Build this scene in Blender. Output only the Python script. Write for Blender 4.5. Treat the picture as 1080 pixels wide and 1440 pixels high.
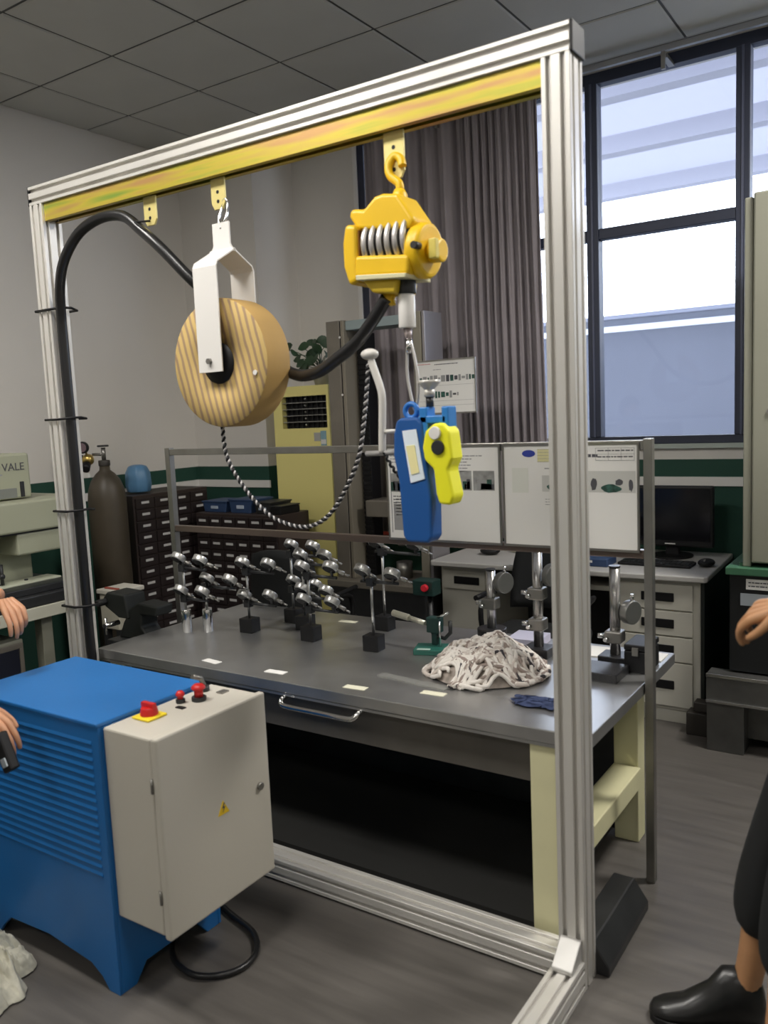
import bpy, bmesh, math, random
from mathutils import Vector, Matrix
random.seed(7)
sc = bpy.context.scene
for o in list(bpy.data.objects): bpy.data.objects.remove(o)
COL = sc.collection
PI = math.pi

# ------------------------------------------------------------------ camera
yaw, pitch, roll = -0.590234, -0.117428, -0.044511
cy, sy, cp, sp = math.cos(yaw), math.sin(yaw), math.cos(pitch), math.sin(pitch)
fw = Vector((sy*cp, cy*cp, sp)); r0 = Vector((cy, -sy, 0)); u0 = r0.cross(fw)
rr = r0*math.cos(roll) + u0*math.sin(roll); uu = -r0*math.sin(roll) + u0*math.cos(roll)
cam = bpy.data.cameras.new('camera'); camo = bpy.data.objects.new('camera', cam); COL.objects.link(camo)
camo.matrix_world = Matrix(((rr.x, uu.x, -fw.x, 0), (rr.y, uu.y, -fw.y, 0), (rr.z, uu.z, -fw.z, 1.6), (0, 0, 0, 1)))
cam.sensor_fit = 'HORIZONTAL'; cam.sensor_width = 36; cam.lens = 36*1175.9/1080
cam.clip_start = 0.05
cam.dof.use_dof = True; cam.dof.focus_distance = 3.7; cam.dof.aperture_fstop = 3.6
sc.camera = camo

# ------------------------------------------------------------------ sky, lights, exposure
w = bpy.data.worlds.new('overcast_sky'); sc.world = w; w.use_nodes = True
bg = w.node_tree.nodes['Background']; bg.inputs[0].default_value = (0.86, 0.91, 1.0, 1); bg.inputs[1].default_value = 7.5
vs = sc.view_settings; vs.view_transform = 'Standard'; vs.look = 'None'; vs.gamma = 1; vs.use_curve_mapping = False
vs.exposure = 0.25
LAMP_W = 34
CEIL = 3.45
LAMP_SPOTS = [(-2.66, .92), (-1.46, .92), (.94, .92), (.34, 3.32), (-2.06, -1.48), (.94, -1.48)]  # unseen; left, right and window-side ones added to brighten walls, curtain and desk

# ------------------------------------------------------------------ materials
MATS = {}
def mat(name, col, rough=0.6, metal=0.0, var=0.0, scale=8.0, bump=0.0, bscale=None, stretch=None, spec=0.5, rvar=0.0, emit=0):
    if name in MATS: return MATS[name]
    m = bpy.data.materials.new(name); m.use_nodes = True; nt = m.node_tree
    b = nt.nodes['Principled BSDF']
    b.inputs['Base Color'].default_value = (*col, 1); b.inputs['Roughness'].default_value = rough
    b.inputs['Metallic'].default_value = metal; b.inputs['Specular IOR Level'].default_value = spec
    if emit:
        b.inputs['Emission Color'].default_value = (*col, 1); b.inputs['Emission Strength'].default_value = emit
    tc = nt.nodes.new('ShaderNodeTexCoord'); mp = nt.nodes.new('ShaderNodeMapping')
    nt.links.new(tc.outputs['Object'], mp.inputs[0])
    if stretch: mp.inputs['Scale'].default_value = stretch
    nz = nt.nodes.new('ShaderNodeTexNoise'); nz.inputs['Scale'].default_value = scale; nz.inputs['Detail'].default_value = 4
    nt.links.new(mp.outputs[0], nz.inputs['Vector'])
    if var:
        cr = nt.nodes.new('ShaderNodeValToRGB')
        cr.color_ramp.elements[0].position = .3; cr.color_ramp.elements[1].position = .7
        cr.color_ramp.elements[0].color = (*[max(0, c*(1-var)) for c in col], 1)
        cr.color_ramp.elements[1].color = (*[min(1, c*(1+var)) for c in col], 1)
        nt.links.new(nz.outputs['Fac'], cr.inputs[0]); nt.links.new(cr.outputs[0], b.inputs['Base Color'])
    if rvar:
        mr = nt.nodes.new('ShaderNodeMapRange'); mr.inputs['To Min'].default_value = max(0, rough-rvar); mr.inputs['To Max'].default_value = min(1, rough+rvar)
        nt.links.new(nz.outputs['Fac'], mr.inputs['Value']); nt.links.new(mr.outputs[0], b.inputs['Roughness'])
    if bump:
        n2 = nt.nodes.new('ShaderNodeTexNoise'); n2.inputs['Scale'].default_value = bscale or scale*4
        nt.links.new(mp.outputs[0], n2.inputs['Vector'])
        bp = nt.nodes.new('ShaderNodeBump'); bp.inputs['Strength'].default_value = bump; bp.inputs['Distance'].default_value = 0.01
        nt.links.new(n2.outputs['Fac'], bp.inputs['Height']); nt.links.new(bp.outputs[0], b.inputs['Normal'])
    MATS[name] = m
    return m

def M_glass(name, tint=(.93, .96, 1), refl=.06):
    m = bpy.data.materials.new(name); m.use_nodes = True; nt = m.node_tree; nt.nodes.clear()
    out = nt.nodes.new('ShaderNodeOutputMaterial'); mx = nt.nodes.new('ShaderNodeMixShader')
    tr = nt.nodes.new('ShaderNodeBsdfTransparent'); tr.inputs[0].default_value = (*tint, 1)
    gl = nt.nodes.new('ShaderNodeBsdfGlossy'); gl.inputs['Roughness'].default_value = .02
    lw = nt.nodes.new('ShaderNodeLayerWeight'); lw.inputs[0].default_value = .3
    mm = nt.nodes.new('ShaderNodeMath'); mm.operation = 'MULTIPLY'; mm.inputs[1].default_value = .35
    nt.links.new(lw.outputs['Fresnel'], mm.inputs[0]); nt.links.new(mm.outputs[0], mx.inputs[0])
    nt.links.new(tr.outputs[0], mx.inputs[1]); nt.links.new(gl.outputs[0], mx.inputs[2]); nt.links.new(mx.outputs[0], out.inputs[0])
    return m

def wall_paint():
    m = mat('wall_paint', (.68, .65, .61), .75, var=.03, scale=1.5, bump=.05, bscale=60)
    nt = m.node_tree; b = nt.nodes['Principled BSDF']
    src = b.inputs['Base Color'].links[0].from_socket
    geo = nt.nodes.new('ShaderNodeNewGeometry'); sx = nt.nodes.new('ShaderNodeSeparateXYZ')
    nt.links.new(geo.outputs['Position'], sx.inputs[0])
    lt = nt.nodes.new('ShaderNodeMath'); lt.operation = 'LESS_THAN'; lt.inputs[1].default_value = 1.272
    nt.links.new(sx.outputs['Z'], lt.inputs[0])
    mx = nt.nodes.new('ShaderNodeMix'); mx.data_type = 'RGBA'
    nt.links.new(lt.outputs[0], mx.inputs[0]); nt.links.new(src, mx.inputs[6]); mx.inputs[7].default_value = (.012, .060, .040, 1)
    nt.links.new(mx.outputs[2], b.inputs['Base Color'])
    return m

def floor_mat():
    m = mat('vinyl_floor', (.112, .103, .094), .42, var=.16, scale=3, stretch=(1.0, 9, 1), bump=.06, bscale=12, rvar=.12)
    return m

def stripe_mat(name, c1, c2, scale, rot, dist=4, detail=2, thr=(.35, .6), rough=.8, wtype='BANDS', metal=0):
    m = bpy.data.materials.new(name); m.use_nodes = True; nt = m.node_tree; b = nt.nodes['Principled BSDF']
    b.inputs['Roughness'].default_value = rough; b.inputs['Metallic'].default_value = metal
    tc = nt.nodes.new('ShaderNodeTexCoord'); mp = nt.nodes.new('ShaderNodeMapping'); mp.inputs['Rotation'].default_value = rot
    wv = nt.nodes.new('ShaderNodeTexWave'); wv.wave_type = wtype; wv.inputs['Scale'].default_value = scale
    wv.inputs['Distortion'].default_value = dist; wv.inputs['Detail'].default_value = detail
    cr = nt.nodes.new('ShaderNodeValToRGB'); e = cr.color_ramp.elements
    e[0].position, e[1].position = thr; e[0].color = (*c1, 1); e[1].color = (*c2, 1)
    nt.links.new(tc.outputs['Object'], mp.inputs[0]); nt.links.new(mp.outputs[0], wv.inputs['Vector'])
    nt.links.new(wv.outputs['Fac'], cr.inputs[0]); nt.links.new(cr.outputs[0], b.inputs['Base Color'])
    MATS[name] = m
    return m

def zinc_mat():      # iridescent yellow passivated zinc
    m = bpy.data.materials.new('yellow_zinc'); m.use_nodes = True; nt = m.node_tree; b = nt.nodes['Principled BSDF']
    b.inputs['Roughness'].default_value = .38; b.inputs['Metallic'].default_value = .45
    tc = nt.nodes.new('ShaderNodeTexCoord'); mp = nt.nodes.new('ShaderNodeMapping'); mp.inputs['Scale'].default_value = (1.2, 1, 14)
    nz = nt.nodes.new('ShaderNodeTexNoise'); nz.inputs['Scale'].default_value = 1.6; nz.inputs['Detail'].default_value = 3
    cr = nt.nodes.new('ShaderNodeValToRGB'); cr.color_ramp.elements.new(.5)
    for k, (p, c) in enumerate(((.34, (.22, .36, .06)), (.5, (.56, .45, .06)), (.64, (.50, .29, .11)))):
        cr.color_ramp.elements[k].position = p; cr.color_ramp.elements[k].color = (*c, 1)
    nt.links.new(tc.outputs['Object'], mp.inputs[0]); nt.links.new(mp.outputs[0], nz.inputs['Vector'])
    nt.links.new(nz.outputs['Fac'], cr.inputs[0]); nt.links.new(cr.outputs[0], b.inputs['Base Color'])
    MATS['yellow_zinc'] = m
    return m

ALU = mat('anodised_aluminium', (.74, .72, .68), .34, .45, var=.05, scale=6, stretch=(1, 1, .2))
ALUG = mat('groove_aluminium', (.55, .54, .52), .5, .5)
STEEL = mat('stainless_steel', (.47, .47, .465), .32, .85, var=.12, scale=5, rvar=.10)
TUBE = mat('rack_steel', (.30, .29, .27), .35, .8, var=.12, scale=9)
CHROME = mat('chrome', (.72, .72, .72), .14, 1)
WIRE = mat('wire_rope', (.62, .60, .58), .4, .8)
BLACK = mat('black_plastic', (.009, .009, .010), .5, spec=.3)
RUBBER = mat('black_rubber', (.010, .010, .011), .33, spec=.6)
DARK = mat('dark_steel', (.035, .036, .038), .4, .4, var=.2)
GRANITE = mat('black_granite', (.02, .02, .022), .3, var=.4, scale=150)
BLUE = mat('blue_paint', (.012, .135, .40), .42, 0, var=.04, scale=4, bump=.03, bscale=90)
BLUEDARK = mat('tool_blue', (.012, .085, .30), .4)
RAL = mat('light_grey_paint', (.53, .50, .435), .5, bump=.03, bscale=150)
CREAM = mat('cream_paint', (.72, .69, .43), .5, var=.06, scale=5)
YEL = mat('yellow_enamel', (.80, .50, .008), .42, var=.04)
NEON = mat('neon_yellow', (.85, .83, .02), .45)
RED = mat('red_plastic', (.55, .015, .015), .35)
WHITE = mat('white_enamel', (.76, .74, .71), .35)
PAPER = mat('paper', (.78, .77, .74), .8)
LILAC = mat('lilac_paper', (.55, .54, .68), .7)
INK = mat('print_ink', (.08, .08, .09), .8)
INKG = mat('print_grey', (.30, .30, .30), .8)
INKGREEN = mat('print_green', (.03, .09, .07), .8, var=.6, scale=60)
INKBLUE = mat('print_blue', (.03, .05, .32), .8)
INKYEL = mat('print_yellow', (.70, .66, .36), .8)
CARD = mat('kraft_side', (.40, .25, .08), .75, var=.08, scale=6)
KRAFT = stripe_mat('kraft_print', (.33, .22, .13), (.58, .41, .15), 12, (0, math.radians(14), 0), 1.4, 4, (.12, .55))
ZINC = zinc_mat()
ZINCP = mat('zinc_plate', (.74, .63, .25), .42, .3)
FRAME = mat('window_frame_paint', (.026, .032, .058), .5, 0)
CURTAIN = mat('curtain_cloth', (.27, .24, .255), .75, var=.10, scale=3)
CEILM = mat('ceiling_tile_face', (.50, .50, .48), .85, var=.03, scale=3, bump=.04, bscale=120)
CEILG = mat('ceiling_grid', (.10, .10, .10), .7)
WALL = wall_paint()
FLOOR = floor_mat()
GREENT = mat('green_steel', (.045, .14, .075), .5)
DESKG = mat('desk_grey', (.54, .525, .46), .5)
DESKTOP = mat('desk_top', (.46, .45, .43), .4)
ACM = mat('aircon_cream', (.86, .77, .29), .5)
BROWNG = mat('grey_brown_metal', (.20, .18, .15), .45, .3, var=.08)
TEALG = mat('teal_grey', (.28, .34, .35), .5)
CYL = mat('cylinder_paint', (.072, .058, .040), .45, var=.2, scale=5)
BRASS = mat('brass', (.62, .45, .14), .3, .9)
BEIGE = mat('beige_paint', (.26, .26, .205), .5)
LEAF = mat('leaf_green', (.022, .055, .022), .5, var=.3, scale=12)
SKIN = mat('skin', (.55, .28, .16), .5, var=.08, scale=20)
SKIN2 = mat('skin_tan', (.52, .27, .13), .5, var=.08, scale=20)
NAVY = mat('navy_cloth', (.010, .014, .028), .85, var=.2, scale=9, bump=.2, bscale=9)
BLACKC = mat('black_cloth', (.008, .009, .010), .85, bump=.2, bscale=8)
HAIR = mat('black_hair', (.01, .009, .008), .5, bump=.4, bscale=60)
SHOE = mat('black_leather', (.012, .012, .012), .3)
OLIVE = mat('olive_shirt', (.34, .30, .05), .85)
REDW = mat('red_notice', (.42, .05, .03), .6)
DBLUE = mat('dark_blue_plastic', (.03, .06, .14), .45)
MIDBLUE = mat('mid_blue_plastic', (.10, .24, .42), .4)
SILVER = mat('silver_plate', (.40, .44, .48), .35, .3)
MAROON = mat('maroon_steel', (.05, .036, .033), .45, .2)
GLASS = M_glass('window_glass')
FACADE = mat('outdoor_facade', (.122, .130, .160), .8, var=.05, scale=.6)
CANOPY = mat('outdoor_canopy', (.52, .52, .56), .8)
_nt = CANOPY.node_tree; _tl = _nt.nodes.new('ShaderNodeBsdfTranslucent'); _tl.inputs[0].default_value = (.48, .48, .53, 1); _mx = _nt.nodes.new('ShaderNodeMixShader'); _mx.inputs[0].default_value = .55
_nt.links.new(_nt.nodes['Principled BSDF'].outputs[0], _mx.inputs[1]); _nt.links.new(_tl.outputs[0], _mx.inputs[2]); _nt.links.new(_mx.outputs[0], _nt.nodes['Material Output'].inputs[0])
CANOPYB = mat('outdoor_beam', (.36, .36, .41), .8)
GROUND = mat('outdoor_ground', (.25, .25, .25), .9)
ZEBRA = stripe_mat('striped_cotton', (.30, .24, .20), (.74, .70, .64), 17, (.5, .3, .9), 12, 2, (.18, .42), .9)
COTTON = mat('white_cotton', (.62, .60, .50), .9, var=.25, scale=22, bump=.3, bscale=40)
LAMPF = mat('lamp_diffuser', (1, .98, .94), .5, emit=3)

# ------------------------------------------------------------------ mesh helpers
def V(*a): return Vector(a)
def frame_of(d):
    d = d.normalized(); a = Vector((0, 0, 1)) if abs(d.z) < .95 else Vector((1, 0, 0))
    x = d.cross(a).normalized(); return x, d.cross(x).normalized()
class MB:
    def __init__(s): s.v = []; s.f = []; s.sm = []
    def add(s, vs, fs, smooth=False):
        n = len(s.v); s.v += [Vector(p) for p in vs]; s.f += [[i+n for i in f] for f in fs]; s.sm += [smooth]*len(fs); return s
    def box(s, x0, x1, y0, y1, z0, z1, rot=None, piv=None):
        vs = [Vector((x, y, z)) for z in (z0, z1) for y in (y0, y1) for x in (x0, x1)]
        if rot is not None:
            c = Vector(piv) if piv else Vector(((x0+x1)/2, (y0+y1)/2, (z0+z1)/2)); vs = [c + rot @ (p-c) for p in vs]
        return s.add(vs, [[0, 2, 3, 1], [4, 5, 7, 6], [0, 1, 5, 4], [2, 6, 7, 3], [0, 4, 6, 2], [1, 3, 7, 5]])
    def cyl(s, p0, p1, r, n=16, r2=None, cap=True):
        p0, p1 = Vector(p0), Vector(p1); x, y = frame_of(p1-p0); r2 = r if r2 is None else r2
        vs = [p0 + (x*math.cos(2*PI*i/n)+y*math.sin(2*PI*i/n))*r for i in range(n)] + [p1 + (x*math.cos(2*PI*i/n)+y*math.sin(2*PI*i/n))*r2 for i in range(n)]
        s.add(vs, [[i, (i+1) % n, n+(i+1) % n, n+i] for i in range(n)], True)
        if cap: s.add(vs, [list(range(n))[::-1], list(range(n, 2*n))])
        return s
    def tube(s, pts, r, n=8, rs=None, cap=True):
        pts = [Vector(p) for p in pts]; rings = []; x = None
        for i, p in enumerate(pts):
            d = (pts[min(i+1, len(pts)-1)] - pts[max(i-1, 0)]).normalized()
            if x is None: x, _ = frame_of(d)
            x = (x - d*x.dot(d)).normalized(); y = d.cross(x); q = rs[i] if rs else r
            rings.append([p + (x*math.cos(2*PI*k/n)+y*math.sin(2*PI*k/n))*q for k in range(n)])
        vs = [v for R in rings for v in R]; fs = []
        for i in range(len(pts)-1):
            for k in range(n): fs.append([i*n+k, i*n+(k+1) % n, (i+1)*n+(k+1) % n, (i+1)*n+k])
        s.add(vs, fs, True)
        if cap: s.add(vs, [list(range(n))[::-1], list(range(len(vs)-n, len(vs)))])
        return s
    def prism(s, poly, axis, a, b):   # poly in the two other axes, order (x,z)/(x,y)/(y,z)
        def P(u, w_, t): return {'y': (u, t, w_), 'z': (u, w_, t), 'x': (t, u, w_)}[axis]
        n = len(poly); vs = [P(u, w_, a) for u, w_ in poly] + [P(u, w_, b) for u, w_ in poly]
        return s.add(vs, [[i, (i+1) % n, n+(i+1) % n, n+i] for i in range(n)] + [list(range(n))[::-1], list(range(n, 2*n))])
    def lathe(s, prof, c=(0, 0, 0), ax=(0, 0, 1), n=24):
        c = Vector(c); ax = Vector(ax).normalized(); x, y = frame_of(ax); vs = []
        for r, h in prof:
            for k in range(n): vs.append(c + ax*h + (x*math.cos(2*PI*k/n)+y*math.sin(2*PI*k/n))*max(r, 1e-5))
        fs = [[i*n+k, i*n+(k+1) % n, (i+1)*n+(k+1) % n, (i+1)*n+k] for i in range(len(prof)-1) for k in range(n)]
        return s.add(vs, fs, True)
    def ball(s, c, r, n=12, sc=(1, 1, 1)):
        prof = [(math.sin(PI*i/n), -math.cos(PI*i/n)) for i in range(n+1)]; m = MB().lathe(prof, (0, 0, 0), (0, 0, 1), n*2)
        return s.add([Vector(c)+Vector((p.x*r*sc[0], p.y*r*sc[1], p.z*r*sc[2])) for p in m.v], m.f, True)
    def build(s, name, m, parent=None, bevel=0, seg=2, solid=True):
        off = Vector((0, 0, 0)); p = parent
        if p is not None: off = Vector(p.get('_off', (0, 0, 0)))
        me = bpy.data.meshes.new(name); me.from_pydata([tuple(v-off) for v in s.v], [], s.f)
        me.polygons.foreach_set('use_smooth', s.sm)
        bm = bmesh.new(); bm.from_mesh(me); bmesh.ops.remove_doubles(bm, verts=bm.verts, dist=1e-6); bmesh.ops.recalc_face_normals(bm, faces=bm.faces); bm.to_mesh(me); bm.free()
        me.materials.append(m)
        o = bpy.data.objects.new(name, me); COL.objects.link(o)
        if parent is not None: o.parent = parent; o['_off'] = tuple(off)
        if bevel:
            b = o.modifiers.new('bevel', 'BEVEL'); b.width = bevel; b.segments = seg; b.limit_method = 'ANGLE'; b.angle_limit = .6
        return o
def bx(name, m, parent, x0, x1, y0, y1, z0, z1, bevel=0, rot=None, piv=None):
    return MB().box(x0, x1, y0, y1, z0, z1, rot, piv).build(name, m, parent, bevel)
def thing(name, label, cat, loc=(0, 0, 0), group=None, rz=0):
    o = bpy.data.objects.new(name, None); COL.objects.link(o); o.location = loc; o.rotation_euler = (0, 0, rz)
    o.empty_display_size = .05; o['_off'] = tuple(loc); o['label'] = label; o['category'] = cat
    if group: o['group'] = group
    return o
def tag(o, label, cat, group=None):
    o['label'] = label; o['category'] = cat
    if group: o['group'] = group
    return o
def struct(o): o['kind'] = 'structure'; return o
def senv(name, loc=(0, 0, 0)):
    o = bpy.data.objects.new(name, None); COL.objects.link(o); o['kind'] = 'structure'; o['_off'] = tuple(loc); o.location = loc; return o
def copy_tree(o, parent=None):
    c = o.copy(); COL.objects.link(c); c.parent = parent
    for ch in list(o.children): copy_tree(ch, c)
    return c
def rotm(ax, deg): return Matrix.Rotation(math.radians(deg), 3, ax)
def smoothpath(pts, n=6):
    P = [Vector(p) for p in pts]; out = []
    for i in range(len(P)-1):
        a, b, c, d = P[max(i-1, 0)], P[i], P[i+1], P[min(i+2, len(P)-1)]
        for k in range(n):
            t = k/n; out.append(.5*((2*b)+(c-a)*t+(2*a-5*b+4*c-d)*t*t+(3*b-a-3*c+d)*t**3))
    out.append(P[-1]); return out

# ================================================================== SETTING
XL, XR, YN, YF = -4.56, 2.4, -3.2, 4.8
struct(MB().box(XL-.2, XR+.2, YN-.2, YF+.3, -.1, 0).build('floor', FLOOR))
struct(MB().box(XL-.15, XL, YN-.15, YF+.25, 0, CEIL+.1).build('wall_left', WALL))
struct(MB().box(XR, XR+.15, YN-.15, YF+.25, 0, CEIL+.1).build('wall_right', WALL))
struct(MB().box(XL, XR, YN-.15, YN, 0, CEIL+.1).build('wall_near', WALL))
WX0, WX1, WZ0, WZ1 = -3.30, 1.55, 1.36, 3.43
struct(MB().box(XL, WX0, YF, YF+.25, 0, CEIL+.1).box(WX1, XR, YF, YF+.25, 0, CEIL+.1).box(WX0, WX1, YF, YF+.25, 0, WZ0).box(WX0, WX1, YF, YF+.25, WZ1, CEIL+.1).build('wall_far', WALL))
struct(MB().box(XL, -3.87, 4.37, YF, 0, CEIL).build('column', WALL))
# white rail above the dark green wainscot
struct(MB().box(XL, XL+.012, YN, 4.37, 1.125, 1.175).build('trim_1', WHITE))
struct(MB().box(XL+.012, -3.858, 4.358, 4.37, 1.125, 1.175).build('trim_2', WHITE))
struct(MB().box(-3.87, XR, YF-.014, YF, 1.125, 1.175).build('trim_3', WHITE))
struct(MB().box(WX0-.02, WX1+.02, YF-.03, YF+.05, 1.335, 1.36).build('trim_4', mat('sill_green_white', (.42, .47, .43), .6)))
# ceiling: slab, grid and one object per tile
cl = struct(MB().box(XL, XR, YN, YF, CEIL+.012, CEIL+.10).build('ceiling', CEILG))
xs = [-3.56+.6*k for k in range(-2, 11)]; ys = [.022+.6*k for k in range(-6, 9)]
xs = [XL] + [x for x in xs if XL+.1 < x < XR-.1] + [XR]; ys = [YN] + [y for y in ys if YN+.1 < y < YF-.1] + [YF]
tiles = {}
lamp_cells = set()
for i in range(len(xs)-1):
    for j in range(len(ys)-1):
        wd, dp = round(xs[i+1]-xs[i], 3), round(ys[j+1]-ys[j], 3)
        cx, cyy = (xs[i]+xs[i+1])/2, (ys[j]+ys[j+1])/2
        if any(abs(cx-a) < .31 and abs(cyy-b) < .31 for a, b in LAMP_SPOTS): lamp_cells.add((cx, cyy)); continue
        if (wd, dp) not in tiles:
            a, b = wd/2-.006, dp/2-.006
            o = MB().add([(-a, -b, 0), (a, -b, 0), (a, b, 0), (-a, b, 0), (-a+.008, -b+.008, -.006), (a-.008, -b+.008, -.006), (a-.008, b-.008, -.006), (-a+.008, b-.008, -.006)],
                         [[4, 5, 6, 7], [0, 1, 5, 4], [1, 2, 6, 5], [2, 3, 7, 6], [3, 0, 4, 7], [0, 3, 2, 1]]).build('ceiling_tile', CEILM, cl)
            tiles[(wd, dp)] = o; c = o
        else:
            c = tiles[(wd, dp)].copy(); COL.objects.link(c); c.parent = cl
        c.location = (cx, cyy, CEIL+.010)
for k, (lx, ly) in enumerate(sorted(lamp_cells)):
    t = thing('ceiling_lamp', ['added ceiling lamp panel to brighten the left wall, out of view', 'square ceiling lamp panel behind the camera on the left, outside the photo', 'square ceiling lamp panel in front of the gantry', 'added ceiling lamp panel to brighten curtain, air conditioner and desk, out of view', 'square ceiling lamp panel behind the camera on the right, outside the photo', 'added ceiling lamp panel right of the camera to brighten the walls, out of view'][k % 6], 'lamp', (lx, ly, CEIL))
    MB().box(lx-.295, lx+.295, ly-.295, ly-.27, CEIL-.012, CEIL+.012).box(lx-.295, lx+.295, ly+.27, ly+.295, CEIL-.012, CEIL+.012).box(lx-.295, lx-.27, ly-.27, ly+.27, CEIL-.012, CEIL+.012).box(lx+.27, lx+.295, ly-.27, ly+.27, CEIL-.012, CEIL+.012).build('lamp_frame', WHITE, t)
    bx('diffuser', LAMPF, t, lx-.27, lx+.27, ly-.27, ly+.27, CEIL-.006, CEIL+.01)
    L = bpy.data.lights.new('panel_light', 'AREA'); L.energy = LAMP_W*(.50 if ly < 0 else .15 if (lx > 0 and ly < 2) else 2.0 if ly > 2 else 1.1 if lx < -2 else .70); L.size = .52; L.color = (1, .96, .90)
    lo = bpy.data.objects.new('panel_light', L); COL.objects.link(lo); lo.location = (0, 0, -.02); lo.parent = t

# window: frame, mullions, transom, one pane per opening
win = senv('window_1')
MB().box(WX0, WX1, YF-.01, YF+.06, WZ1-.06, WZ1).box(WX0, WX1, YF-.01, YF+.06, WZ0, WZ0+.045).box(WX0, WX0+.05, YF-.01, YF+.06, WZ0+.045, WZ1-.06).box(WX1-.05, WX1, YF-.01, YF+.06, WZ0+.045, WZ1-.06).build('window_frame', FRAME, win, .003)
mull = [-2.49, -1.69, -.89+.0, -.09, .71]
ed = [WX0+.05] + mull + [WX1-.05]
for x in mull:
    bx('mullion', FRAME, win, x-.035, x+.035, YF-.02, YF+.06, WZ0+.045, WZ1-.06, .004)
    bx('mullion_bead', mat('frame_bead', (.07, .08, .13), .4), win, x-.006, x+.006, YF-.026, YF-.02, WZ0+.045, WZ1-.06)
TZ = 2.555
for k in range(len(ed)-1):
    a = ed[k] + (.035 if k else 0); b = ed[k+1] - (.035 if k < len(ed)-2 else 0)
    bx('transom', FRAME, win, a, b, YF-.015, YF+.06, TZ-.03, TZ+.03, .004)
    bx('pane', GLASS, win, a, b, YF+.02, YF+.026, TZ+.03, WZ1-.06)
    bx('pane', GLASS, win, a, b, YF+.02, YF+.026, WZ0+.045, TZ-.03)
struct(bx('trim_5', WHITE, None, WX0-.035, WX0-.002, YF-.02, YF, WZ0, WZ1, .003))
pl = bpy.data.lights.new('window_portal', 'AREA'); pl.shape = 'RECTANGLE'; pl.size = WX1-WX0; pl.size_y = WZ1-WZ0; pl.cycles.is_portal = True
plo = bpy.data.objects.new('window_portal', pl); COL.objects.link(plo); plo.location = ((WX0+WX1)/2, YF+.2, (WZ0+WZ1)/2); plo.rotation_euler = (-PI/2, 0, 0)

# outdoors: ground, facade opposite, canopy with beams
struct(MB().box(-30, 22, 5.06, 30, -.5, -.3).build('ground', GROUND))
fa = thing('building', 'low pale blue-grey building seen through the lower window panes', 'building', (-4, 12, -.3))
MB().box(-22, 14, 12, 16, -.3, 2.78).build('facade', FACADE, fa)
MB().box(-22, 14, 11.94, 12, 2.60, 2.68).build('roof_edge', mat('roof_edge_white', (.6, .62, .68), .7), fa)
MB().box(-22, 14, 11.94, 16, 2.78, 2.84).build('roof_cap', mat('roof_cap_grey', (.2, .21, .26), .7), fa)
ca = thing('canopy', 'pale outdoor canopy roof on cross beams above the window', 'canopy', (-3, 8.5, -.3))
MB().box(-14, 8, 5.15, 11.2, 4.38, 4.42).build('canopy_roof', CANOPY, ca)
for yb in (5.9, 7.5, 9.1, 11.0): MB().box(-14, 8, yb-.09, yb+.09, 4.2, 4.38).build('canopy_beam', CANOPYB, ca)
for xb in (-13.6, 7.6): MB().box(xb-.08, xb+.08, 10.8, 10.96, -.3, 4.2).build('canopy_post', CANOPYB, ca)

# curtain rail and curtain
cr_ = thing('curtain_rail', 'long silver curtain rail fixed under the ceiling above the window', 'curtain rail', (-1, 4.64, 3.40))
MB().box(-3.3, 1.7, 4.625, 4.655, 3.385, 3.415).build('rail', mat('rail_grey', (.33, .34, .36), .4, .6), cr_, .003)
MB().box(-3.3, 1.7, 4.62, 4.66, 3.415, 3.421).build('rail_edge', CHROME, cr_)
for xk in (-2.6, -1.25, .2, 1.4): MB().box(xk-.015, xk+.015, 4.655, 4.80, 3.36, 3.38).box(xk-.01, xk+.01, 4.63, 4.65, 3.30, 3.385).build('rail_bracket', TUBE, cr_)
cu = thing('curtain', 'dark grey-purple pleated curtain drawn to the left of the window', 'curtain', (-2.55, 4.68, 1.2))
vs_, fs_ = [], []; NX = 300; zs = [.80, 1.0, 1.6, 2.2, 2.8, 3.3, 3.36]
for j, z in enumerate(zs):
    for i in range(NX+1):
        t = i/NX; x = -3.17 + 1.20*t + (.03*(3.3-z)/2.5*t)
        if t < .58: ph = t/.58*5.5*2*PI; amp = .028
        else: ph = (5.5 + (t-.58)/.42*10)*2*PI; amp = .022
        y = 4.68 + amp*math.sin(ph)*(1 if z < 3.3 else .8) + .010*math.sin(3.1*ph+z*2) + .008*math.sin(t*37)
        vs_.append((x, y, z))
for j in range(len(zs)-1):
    for i in range(NX): a = j*(NX+1)+i; fs_.append([a, a+1, a+NX+2, a+NX+1])
m_ = MB().add(vs_, fs_, True); co = m_.build('curtain_cloth', CURTAIN, cu); so = co.modifiers.new('s', 'SOLIDIFY'); so.thickness = .004
for k in range(14):
    x = -3.12 + k*1.13/13
    MB().cyl((x, 4.64, 3.34), (x, 4.64, 3.388), .006, 8).build('curtain_hook', WHITE, cu)

# ================================================================== GANTRY
def profile(w_, h_):      # T-slotted section, two slots per face
    pts = []
    def side(L, tr):
        for c in (-L/4, L/4):
            for du, dv in ((-.006, 0), (-.006, .004), (-.010, .012), (.010, .012), (.006, .004), (.006, 0)): pts.append(tr(c+du, dv))
    hx, hy = w_/2, h_/2
    for c in range(4):
        if c == 0: pts.append((-hx, -hy)); side(w_, lambda u, d: (u, -hy+d))
        if c == 1: pts.append((hx, -hy)); side(h_, lambda u, d: (hx-d, u))
        if c == 2: pts.append((hx, hy)); side(w_, lambda u, d: (-u, hy-d))
        if c == 3: pts.append((-hx, hy)); side(h_, lambda u, d: (-hx+d, -u))
    return pts
GY0, GY1 = 2.037, 2.122; GYC = (GY0+GY1)/2
ga = thing('gantry_frame', 'tall aluminium profile gantry frame with yellow rail standing before the workbench', 'frame', (-1.84, GYC, 0))
pr = profile(.075, .085)
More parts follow.
